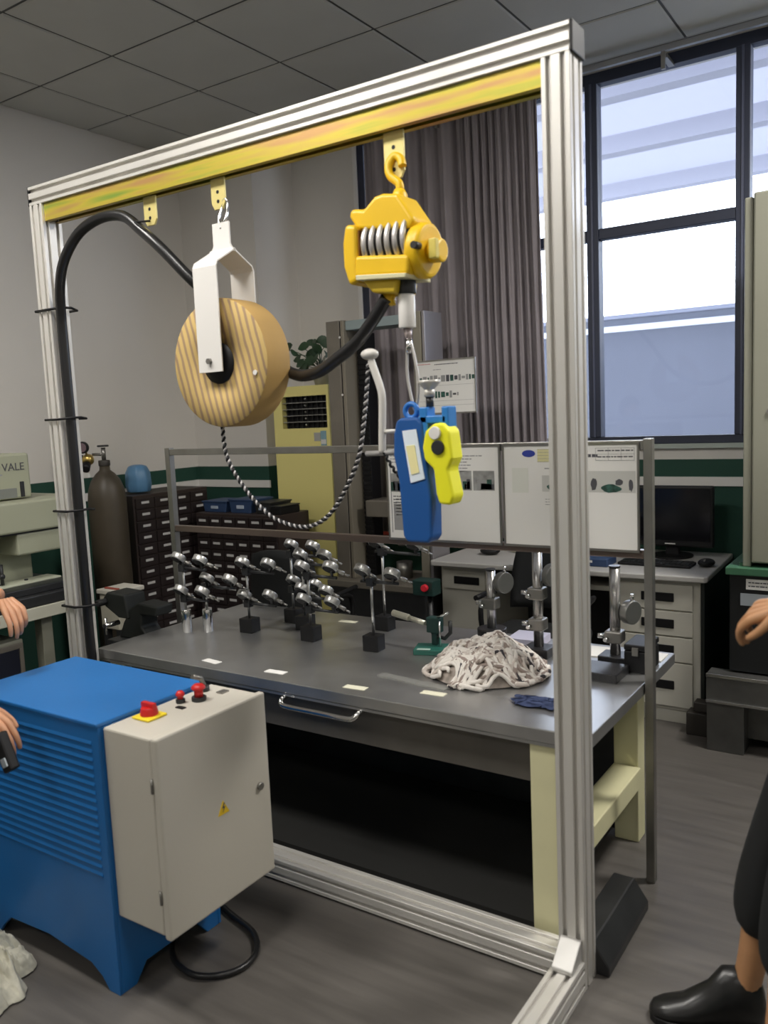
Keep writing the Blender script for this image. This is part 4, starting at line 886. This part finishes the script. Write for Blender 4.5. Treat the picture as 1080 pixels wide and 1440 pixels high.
MB().cyl((-2.315, 3.83, .648), (-2.315, 3.805, .648), .020, 16).build('stop_button', mat('stop_red', (.75, .03, .05), .35), cbx, .004)
o = MB().box(-3.43, -3.17, 4.785, 4.80, .76, .92).build('red_notice', REDW); tag(o, 'orange-red notice plate low on the green wall behind the testing machine', 'sign')
bx('notice_label', PAPER, o, -3.36, -3.27, 4.783, 4.785, .82, .88)

# ------------------------------------------------------------------ office desk
dk = thing('office_desk', 'grey office desk with drawer pedestals under the window', 'desk', (-1.68, 4.45, 0))
MB().prism([(-2.41, 4.05), (-2.395, 4.03), (-.92, 4.08), (-.908, 4.10), (-.93, 4.79), (-2.41, 4.79)], 'z', .728, .757).build('desk_top', DESKTOP, dk, .006)
def pedestal(x0, x1, ds):
    bx('pedestal', DESKG, dk, x0, x1, 4.12, 4.74, .07 if len(ds) > 1 else .0, .728, .003)
    if len(ds) > 1: bx('plinth', DESKG, dk, x0, x1-.02, 4.13, 4.74, .0, .068, .002)
    for (a, b) in ds:
        d = bx('drawer', DESKG, dk, x0+.02, x1-.035, 4.106, 4.12, a+.004, b-.004, .002)
        MB().box((x0+x1)/2-.07, (x0+x1)/2+.09, 4.100, 4.106, (a+b)/2+.0-.022, (a+b)/2+.022).build('handle', BLACK, d, .003)
pedestal(-2.45+.07, -2.06, [(.585, .70)])
pedestal(-1.37, -.945, [(.575, .71), (.445, .575), (.315, .445), (.085, .315)])
bx('side_panel', mat('desk_black', (.012, .016, .014), .5), dk, -.943, -.925, 4.11, 4.76, .0, .728, .002)
bx('modesty_panel', mat('desk_dark', (.03, .03, .03), .6), dk, -2.06, -1.37, 4.60, 4.62, .15, .728)
bx('keyboard_tray', DESKG, dk, -2.04, -1.39, 4.14, 4.45, .640, .668, .004)
bx('tray_side', DARK, dk, -2.05, -2.042, 4.14, 4.5, .64, .728)
MB().cyl((-1.16, 4.12, .688), (-1.16, 4.104, .688), .0, 8, .001).build('lock_dot', DARK, dk)
mn = thing('monitor', 'black computer monitor on the right end of the office desk', 'monitor', (-1.15, 4.60, .757))
MB().box(-1.42, -.985, 4.57, 4.61, .815, 1.145).build('bezel', BLACK, mn, .010, 3)
bx('screen', mat('screen_black', (.006, .006, .008), .12), mn, -1.405, -1.0, 4.566, 4.57, .850, 1.13)
bx('stand_neck', BLACK, mn, -1.24, -1.17, 4.60, 4.63, .765, .86, .004)
MB().cyl((-1.205, 4.60, .757), (-1.205, 4.60, .768), .11, 28).build('stand_foot', BLACK, mn, .002)
bx('logo', PAPER, mn, -1.235, -1.18, 4.567, 4.5695, .829, .835)
kb = thing('keyboard', 'black keyboard on the desk in front of the monitor', 'keyboard', (-1.2, 4.33, .757))
bx('keyboard_body', BLACK, kb, -1.40, -1.03, 4.27, 4.40, .757, .772, .004)
for r_ in range(4):
    for c in range(14): bx('key', DARK, kb, -1.385+c*.025, -1.364+c*.025, 4.282+r_*.027, 4.304+r_*.027, .772, .777)
ms = thing('computer_mouse', 'black computer mouse at the right end of the desk', 'mouse', (-.97, 4.37, .757))
MB().ball((-.975, 4.37, .777), .055, 10, (.75, 1.1, .36)).build('mouse_body', BLACK, ms); bx('scroll_wheel', TUBE, ms, -.978, -.972, 4.325, 4.345, .790, .798)
ms = thing('computer_mouse', 'black computer mouse at the left end of the desk', 'mouse', (-2.17, 4.33, .757))
MB().ball((-2.17, 4.33, .779), .06, 10, (1.0, .9, .36)).build('mouse_body', BLACK, ms); bx('scroll_wheel', TUBE, ms, -2.173, -2.167, 4.285, 4.305, .794, .802)
cbn = thing('cable_bundle', 'tangled pale cable bundle on the desk beside the blue tray', 'cable', (-1.98, 4.45, .757))
rnd = random.Random(9)
for k in range(7):
    a0 = rnd.uniform(0, 6); MB().tube(smoothpath([(-1.98+(.05+.03*rnd.random())*math.cos(a0+q)*1.5, 4.45+.035*math.sin(a0+q*1.1), .764+.012*rnd.random()+.004*k) for q in range(8)], 4), .004, 5).build('cable_loop', mat('pale_cable', (.50, .48, .36), .6), cbn)
dt = thing('blue_tray', 'long dark blue tray on the desk beneath the printed boards', 'tray', (-1.65, 4.25, .757))
bx('tray_body', DBLUE, dt, -1.88, -1.42, 4.17, 4.32, .757, .800, .005); bx('tray_label', PAPER, dt, -1.80, -1.76, 4.168, 4.17, .778, .79); bx('tray_label', PAPER, dt, -1.54, -1.50, 4.168, 4.17, .778, .79)

# ------------------------------------------------------------------ office chairs
def office_chair(x, y, rz, label):
    t = thing('office_chair', label, 'chair', (0, 0, 0), None, 0)
    MB().box(-.23, .23, -.21, .22, .42, .49).build('seat', BLACKC, t, .03, 3)
    # curved back (towards -y)
    vs, fs = [], []; n, k = 12, 8
    for s_ in (0, 1):
        for j in range(k+1):
            for i in range(n+1):
                u = 2*i/n-1; v = j/k; wdt = .205*(1-.18*v**3); z = .56+.36*v-.03*u*u*v
                vs.append((u*wdt, -.24-.04*v+.05*u*u*1+(.035 if s_ else 0), z))
    N = (n+1)*(k+1)
    for s_ in (0, 1):
        for j in range(k):
            for i in range(n): a = s_*N+j*(n+1)+i; fs.append([a, a+1, a+n+2, a+n+1])
    for i in range(n): fs.append([i, i+1, N+i+1, N+i]); a = k*(n+1)+i; fs.append([a, a+1, N+a+1, N+a])
    for j in range(k): a = j*(n+1); fs.append([a, a+n+1, N+a+n+1, N+a]); b = a+n; fs.append([b, b+n+1, N+b+n+1, N+b])
    MB().add(vs, fs, True).build('backrest', BLACKC, t)
    MB().tube(smoothpath([(0, -.05, .41), (0, -.24, .42), (0, -.285, .50), (0, -.275, .68)], 4), .018, 8).build('back_support', BLACK, t)
    MB().cyl((0, 0, .10), (0, 0, .42), .022, 14).build('gas_post', CHROME, t)
    for s_ in (-1, 1): MB().tube(smoothpath([(s_*.19, .05, .43), (s_*.26, .05, .46), (s_*.265, .05, .62), (s_*.262, -.12, .655), (s_*.262, .12, .66)], 4), .014, 8).build('armrest', BLACK, t)
    for q in range(5):
        a = 2*PI*q/5+.3; p = V(math.cos(a)*.27, math.sin(a)*.27, .07)
        MB().tube([(0, 0, .11), (p.x*.6, p.y*.6, .095), tuple(p)], .016, 8).build('base_arm', BLACK, t)
        MB().cyl((p.x-.02*math.sin(a), p.y+.02*math.cos(a), .028), (p.x+.02*math.sin(a), p.y-.02*math.cos(a), .028), .028, 12).cyl((p.x, p.y, .028), (p.x, p.y, .07), .008, 8).build('caster', BLACK, t)
    t.location = (x, y, 0); t.rotation_euler = (0, 0, rz)
office_chair(-2.90, 3.50, .15, 'black office chair behind the bench, before the testing machine')
office_chair(-1.66, 3.78, PI+.35-.35, 'black office chair pushed towards the grey desk')

# ------------------------------------------------------------------ right side: beige cabinet on black base
bs = thing('machine_base', 'black cabinet base with green top on a steel plinth, far right', 'cabinet', (-.3, 4.2, 0))
bx('green_top', GREENT, bs, -.790, .25, 3.90, 4.62, .815, .85, .004)
bx('base_body', mat('base_black', (.008, .009, .010), .45), bs, -.775, .25, 3.92, 4.60, .37, .815, .004)
bx('name_plate', PAPER, bs, -.705, -.58, 3.914, 3.92, .752, .798); bx('inventory_plate', SILVER, bs, -.728, -.60, 3.914, 3.92, .678, .732)
text_lines(bs, -.695, -.60, .786, 2, .016, 3.914, INK, .8, .005, seed=77)
st = MATS['rack_steel']
MB().prism([(3.85, .355), (3.85, .362), (3.96, .362), (3.96, .05), (3.95, .05), (3.95, .30), (3.86, .24), (3.85, .24)], 'x', -.86, .25).build('channel_beam', mat('grey_channel', (.13, .13, .125), .35, .6, var=.2), bs, .002)
MB().box(-.86, .25, 3.846, 3.85, .350, .366).box(-.86, .25, 3.842, 3.85, .232, .244).build('beam_edge', mat('bright_edge', (.45, .45, .44), .25, .9), bs, .001)
bx('plinth_foot', MATS['grey_channel'], bs, -.86, -.70, 3.86, 4.55, 0, .24, .003)
bx('plinth_foot', MATS['grey_channel'], bs, .05, .20, 3.86, 4.55, 0, .24, .003)
bg_ = thing('beige_cabinet', 'tall beige instrument cabinet standing on the green-topped base, far right', 'cabinet', (-.3, 4.2, .85))
bx('cabinet_side', BEIGE, bg_, -.725, -.690, 3.94, 4.50, .85, 2.44, .005)
bx('cabinet_door', BEIGE, bg_, -.687, .20, 3.925, 4.50, .87, 2.455, .008)
MB().cyl((-.615, 3.925, 1.535), (-.615, 3.918, 1.535), .014, 14).build('door_lock', TUBE, bg_)
bx('cabinet_foot', GREENT, bg_, -.74, -.70, 3.95, 4.0, .85, .865)
t = thing('floor_caster_block', 'dark wooden wedge block at the foot of the desk', 'block', (-.94, 4.02, 0))
bx('block_body', mat('block_brown', (.03, .026, .022), .6), t, -.985, -.880, 4.0, 4.085, 0, .11, .004); bx('block_step', MATS['block_brown'], t, -.955, -.890, 4.02, 4.085, .113, .16, .004)

# ================================================================== PEOPLE
def skin_mesh(name, chains, m, parent, sub=2):
    """chains: list of lists of (pos, radius); shared first point dict by index tuple"""
    verts, edges, rad, roots = [], [], [], []
    key = {}
    for ch in chains:
        prev = None
        for k, (p, r_) in enumerate(ch):
            kk = tuple(round(c, 4) for c in p)
            if kk not in key:
                key[kk] = len(verts); verts.append(Vector(p)); rad.append(r_)
                if k == 0: roots.append(key[kk])
            i = key[kk]
            if prev is not None and prev != i: edges.append((prev, i))
            prev = i
    off = Vector(parent['_off'])
    me = bpy.data.meshes.new(name); me.from_pydata([tuple(v-off) for v in verts], edges, []); me.materials.append(m)
    o = bpy.data.objects.new(name, me); COL.objects.link(o); o.parent = parent; o['_off'] = tuple(off)
    sk = o.modifiers.new('skin', 'SKIN'); sk.use_smooth_shade = True
    lay = me.skin_vertices[0].data if me.skin_vertices else None
    if lay is None:
        bpy.context.view_layer.objects.active = o
    for i, d in enumerate(me.skin_vertices[0].data):
        d.radius = rad[i] if isinstance(rad[i], tuple) else (rad[i], rad[i]); d.use_root = i in roots
    s_ = o.modifiers.new('sub', 'SUBSURF'); s_.levels = sub; s_.render_levels = sub
    # bake to a plain mesh
    dg = bpy.context.evaluated_depsgraph_get(); dg.update()
    me2 = bpy.data.meshes.new_from_object(o.evaluated_get(dg)); o.modifiers.clear(); o.data = me2
    if not me2.materials: me2.materials.append(m)
    return o
def lerp(a, b, t): return tuple(Vector(a).lerp(Vector(b), t))
def hand_chains(wrist, knuck_dir, side, normal, curl, size=1.0, thumb_sign=1):
    """wrist point, unit direction to knuckles, side = across the palm (index side), normal = back of the hand"""
    W = Vector(wrist); D = Vector(knuck_dir).normalized(); S = Vector(side).normalized(); S = (S-D*S.dot(D)).normalized(); N = Vector(normal).normalized(); N = (N-D*N.dot(D)-S*N.dot(S)).normalized()
    ch = []
    lens = [(.040, .024, .020), (.044, .028, .022), (.041, .026, .021), (.033, .020, .018)]
    for k, (a, b, c) in enumerate(lens):
        off = (1.5-k)*.020*size
        base = W + D*.012 + S*off*.45; kn = W + D*(.085-.004*abs(k-1))*size + S*off
        def rot(v, ang): return (v*math.cos(ang) - N*math.sin(ang))
        cu_ = curl[k] if isinstance(curl, (list, tuple)) else curl
        d1 = rot(D, cu_*.7); p1 = kn + d1*a*size; 
        d2 = rot(D, cu_*1.5); p2 = p1 + d2*b*size
        d3 = rot(D, cu_*2.1); p3 = p2 + d3*c*size
        ch.append([(tuple(base), .013*size), (tuple(base.lerp(kn, .55)), .0125*size), (tuple(kn), .0112*size), (tuple(p1), .0090*size), (tuple(p2), .0080*size), (tuple(p3), .0062*size)])
    t0 = W + D*.018 + S*.022*size; t1 = W + D*.045*size + S*.042*size - N*.012; t2 = t1 + (D*.8+S*.35-N*.3).normalized()*.032*size; t3 = t2 + (D*.95-N*.3).normalized()*.026*size
    ch.append([(tuple(t0), .014*size), (tuple(t1), .012*size), (tuple(t2), .0095*size), (tuple(t3), .0075*size)])
    return ch
def arm(sh, el, wr):
    return [(sh, .048), (lerp(sh, el, .5), .043), (el, .037), (lerp(el, wr, .35), .038), (lerp(el, wr, .75), .029), (wr, .024)]
def head_parts(t, hc, face, skinm):
    # face direction as unit vector; features as children of the person
    F = Vector(face).normalized(); S = Vector((0, 0, 1)).cross(F).normalized(); U = F.cross(S)
    c = Vector(hc)
    def P(f, s_, u): return c+F*f+S*s_+U*u
    n = 16; vs = []; fs = []
    hr = MB()
    for j in range(n+1):
        th = PI*j/n
        for i in range(2*n):
            ph = 2*PI*i/(2*n); x = math.sin(th)*math.cos(ph); y = math.sin(th)*math.sin(ph); z = math.cos(th)
            k = 1.0
            if z < -.05 and x > -.2: k = .80
            if x > .35 and z < .42: k = .84
            vs.append(P(x*.104*k-.012, y*.086*k, z*.118*k+.018))
    for j in range(n):
        for i in range(2*n): a = j*2*n+i; b = j*2*n+(i+1) % (2*n); fs.append([a, b, b+2*n, a+2*n])
    hr.add(vs, fs, True).build('hair', HAIR, t)
    for s_ in (-1, 1):
        MB().ball(P(.080, s_*.032, .004), .011, 8).build('eye', mat('eye_white', (.7, .7, .68), .3), t)
        MB().ball(P(.0885, s_*.032, .004), .0045, 6).build('iris', BLACK, t)
        MB().tube([P(.088, s_*.016, .026), P(.092, s_*.034, .031), P(.082, s_*.050, .025)], .004, 6).build('eyebrow', HAIR, t)
    MB().tube([P(.094, -.024, -.058), P(.101, 0, -.056), P(.094, .024, -.058)], .006, 8, rs=[.003, .007, .003]).build('mouth', mat('lips', (.42, .15, .12), .5), t)
def head_chain(neck, hc, face):
    F = Vector(face).normalized(); c = Vector(hc)
    return [(neck, .055), (tuple(c-Vector((0, 0, .085))-F*.012), .058), (tuple(c-Vector((0, 0, .035))+F*.008), .080), (tuple(c+Vector((0, 0, .03))+F*.004), .092), (tuple(c+Vector((0, 0, .085))), .066)]
def face_extras(c, F):
    F = Vector(F).normalized(); c = Vector(c); S = Vector((0, 0, 1)).cross(F)
    ch = [[(tuple(c+F*.075+Vector((0, 0, .005))), .010), (tuple(c+F*.096+Vector((0, 0, -.015))), .012), (tuple(c+F*.104+Vector((0, 0, -.028))), .014)]]
    for s_ in (-1, 1): ch.append([(tuple(c+S*s_*.078+Vector((0, 0, .018))), .010), (tuple(c+S*s_*.094+Vector((0, 0, .004))), .016), (tuple(c+S*s_*.086+Vector((0, 0, -.018))), .009)])
    ch.append([(tuple(c+F*.055+Vector((0, 0, -.075))), .026), (tuple(c+F*.070+Vector((0, 0, -.085))), .024)])
    return ch
def shoe(t, heel, toe, m=SHOE):
    H, T = Vector(heel), Vector(toe); D = (T-H); L = D.length; D.normalize(); S = Vector((0, 0, 1)).cross(D).normalized(); UZ = D.cross(S)
    prof = [(0, .036, .11), (.05, .046, .155), (.14, .050, .165), (.36, .050, .16), (.48, .048, .115), (.70, .050, .068), (.86, .046, .056), (.96, .032, .045), (1.0, .014, .028)]
    vs, fs = [], []; n = 14
    for u, w_, h in prof:
        for k in range(n):
            a = 2*PI*k/n; x = math.cos(a)*w_; z = .022+max(0, math.sin(a))*(h-.022) if math.sin(a) > 0 else .022
            vs.append(H+D*u*L+S*x+UZ*z)
    for j in range(len(prof)-1):
        for k in range(n): fs.append([j*n+k, j*n+(k+1) % n, (j+1)*n+(k+1) % n, (j+1)*n+k])
    fs += [list(range(n)), list(range(len(vs)-n, len(vs)))]
    s_ = MB().add(vs, fs, True).build('shoe', m, t)
    so_ = MB(); P_ = [H+D*u*L+S*w_*1.08 for u, w_, h in prof] + [H+D*u*L-S*w_*1.08 for u, w_, h in reversed(prof)]
    nP = len(P_); so_.add(P_+[p+UZ*.022 for p in P_], [[i, (i+1) % nP, nP+(i+1) % nP, nP+i] for i in range(nP)]+[list(range(nP))[::-1], list(range(nP, 2*nP))]).build('sole', BLACK, s_, .003)

def person(label, J, face, skinm, topm, botm, hands, hem, shoes_, sleeve=.9):
    t = thing('person', label, 'person', J['root'])
    pel, ch, nk = J['pelvis'], J['chest'], J['neck']
    waist = lerp(pel, ch, .45)
    chains = [[(pel, .085), (waist, .085), (ch, .118), (lerp(ch, nk, .7), .085), (nk, .055)]]
    chains.append(head_chain(nk, J['head'], face))
    for s_ in ('l', 'r'):
        sh, el, wr = J['sh_'+s_], J['el_'+s_], J['wr_'+s_]
        chains.append([(ch, .125), (lerp(ch, sh, .55), .075)] + arm(sh, el, wr))
        hp, kn, an = J['hip_'+s_], J['kn_'+s_], J['an_'+s_]
        chains.append([(pel, .115), (hp, .070), (lerp(hp, kn, .5), .070), (kn, .055), (lerp(kn, an, .3), .053), (lerp(kn, an, .75), .038), (an, .036)])
        chains.append([(an, .036), J['heel_'+s_], J['toe_'+s_]])
    for h in hands: chains += h
    chains += face_extras(J['head'], face)
    skin_mesh('body', chains, skinm, t)
    # clothes: slightly larger shells over the same joints
    def big(c, e): return [(p, r_+e) for p, r_ in c]
    sh_ch = [[(lerp(pel, waist, -.35), .150), (pel, .155), (waist, .142), (ch, .148), (lerp(ch, nk, .65), .095), (lerp(ch, nk, .85), .068)]]
    for s_ in ('l', 'r'):
        sh, el, wr = J['sh_'+s_], J['el_'+s_], J['wr_'+s_]
        c = [(ch, .140), (lerp(ch, sh, .55), .088), (sh, .064), (lerp(sh, el, .5), .056), (el, .048)]
        if sleeve > 0: c += [(lerp(el, wr, .5*sleeve), .046), (lerp(el, wr, sleeve), .038)]
        sh_ch.append(c)
    skin_mesh('shirt', sh_ch, topm, t)
    tr = [[(lerp(pel, waist, .75), .128), (lerp(pel, waist, .3), .140), (pel, .150)]]
    for s_ in ('l', 'r'):
        hp, kn, an = J['hip_'+s_], J['kn_'+s_], J['an_'+s_]
        tr.append([(pel, .150), (hp, .128), (lerp(hp, kn, .5), .100), (kn, .078), (lerp(kn, an, hem*.5), .085), (lerp(kn, an, hem), .066)])
    skin_mesh('trousers', tr, botm, t)
    head_parts(t, J['head'], face, skinm)
    for h, to in shoes_: shoe(t, h, to)
    return t

# right-hand person: facing -x, walking past the bench
J = dict(root=(-.2, 2.05, 0), pelvis=(-.135, 2.04, .93), chest=(-.12, 2.04, 1.30), neck=(-.125, 2.04, 1.47), head=(-.15, 2.04, 1.62),
         sh_l=(-.12, 1.86, 1.40), el_l=(-.08, 1.80, 1.13), wr_l=(-.255, 1.93, 1.155), sh_r=(-.12, 2.22, 1.40), el_r=(-.03, 2.26, 1.13), wr_r=(-.10, 2.24, .90),
         hip_l=(-.13, 1.95, .89), kn_l=(-.225, 1.93, .56), an_l=(-.27, 1.90, .11), hip_r=(-.16, 2.12, .89), kn_r=(-.305, 2.10, .50), an_r=(-.375, 2.12, .11),
         heel_l=((-.27, 1.90, .055), .034), toe_l=((-.42, 1.885, .045), .026), heel_r=((-.37, 2.12, .055), .034), toe_r=((-.52, 2.06, .045), .026))
hr_ = hand_chains((-.262, 1.935, 1.153), (-.85, .20, -.30), (.1, -.95, -.35), (-.35, .1, .93), (.75, .85, .95, 1.05))
hl_ = hand_chains((-.10, 2.24, .895), (0, 0, -1), (-1, 0, 0), (0, 1, 0), .3)
person('person in black trousers and dark top at the right edge, hand hanging forward', J, (-1, .05, -.1), SKIN2, NAVY, BLACKC, [hr_, hl_], .62,
       [((-.225, 1.90, 0), (-.495, 1.87, 0)), ((-.335, 2.135, 0), (-.595, 2.035, 0))], .80)
# left-hand person: leaning over the blue machine
J = dict(root=(-2.75, 1.22, 0), pelvis=(-2.84, 1.20, .92), chest=(-2.72, 1.24, 1.24), neck=(-2.65, 1.26, 1.39), head=(-2.60, 1.27, 1.53),
         sh_l=(-2.72, 1.42, 1.33), el_l=(-2.80, 1.50, 1.08), wr_l=(-2.575, 1.555, 1.055), sh_r=(-2.66, 1.07, 1.30), el_r=(-2.44, 1.08, 1.06), wr_r=(-2.215, 1.235, .84),
         hip_l=(-2.83, 1.29, .88), kn_l=(-2.80, 1.28, .48), an_l=(-2.86, 1.27, .10), hip_r=(-2.83, 1.11, .88), kn_r=(-2.80, 1.10, .48), an_r=(-2.86, 1.09, .10),
         heel_l=((-2.87, 1.27, .055), .034), toe_l=((-2.70, 1.28, .045), .026), heel_r=((-2.87, 1.09, .055), .034), toe_r=((-2.70, 1.09, .045), .026))
ha = hand_chains((-2.21, 1.238, .835), (.68, .12, -.62), (.1, .95, .1), (.5, -.05, .8), (.45, .55, .65, .8))
hb_ = hand_chains((-2.57, 1.553, 1.052), (.80, -.10, -.45), (-.1, -.9, 0), (.5, 0, .85), (.6, .7, .8, .9))
person('person in olive shirt at the left edge, both hands reaching over the blue machine', J, (.9, 0, -.3), SKIN, OLIVE, NAVY, [ha, hb_], .92,
       [((-2.91, 1.27, 0), (-2.64, 1.28, 0)), ((-2.91, 1.09, 0), (-2.64, 1.09, 0))], .25)
dv = thing('handheld_remote', 'black handheld remote gripped in front of the blue machine', 'remote', (-2.12, 1.25, .70))
MB().box(-2.15, -2.105, 1.232, 1.262, .665, .775, rotm('Y', -28), (-2.125, 1.25, .72)).build('remote_body', BLACK, dv, .006)
MB().box(-2.135, -2.112, 1.228, 1.233, .680, .705, rotm('Y', -28), (-2.125, 1.25, .72)).build('remote_display', SILVER, dv, .001)

for o in bpy.data.objects:
    if '_off' in o: del o['_off']
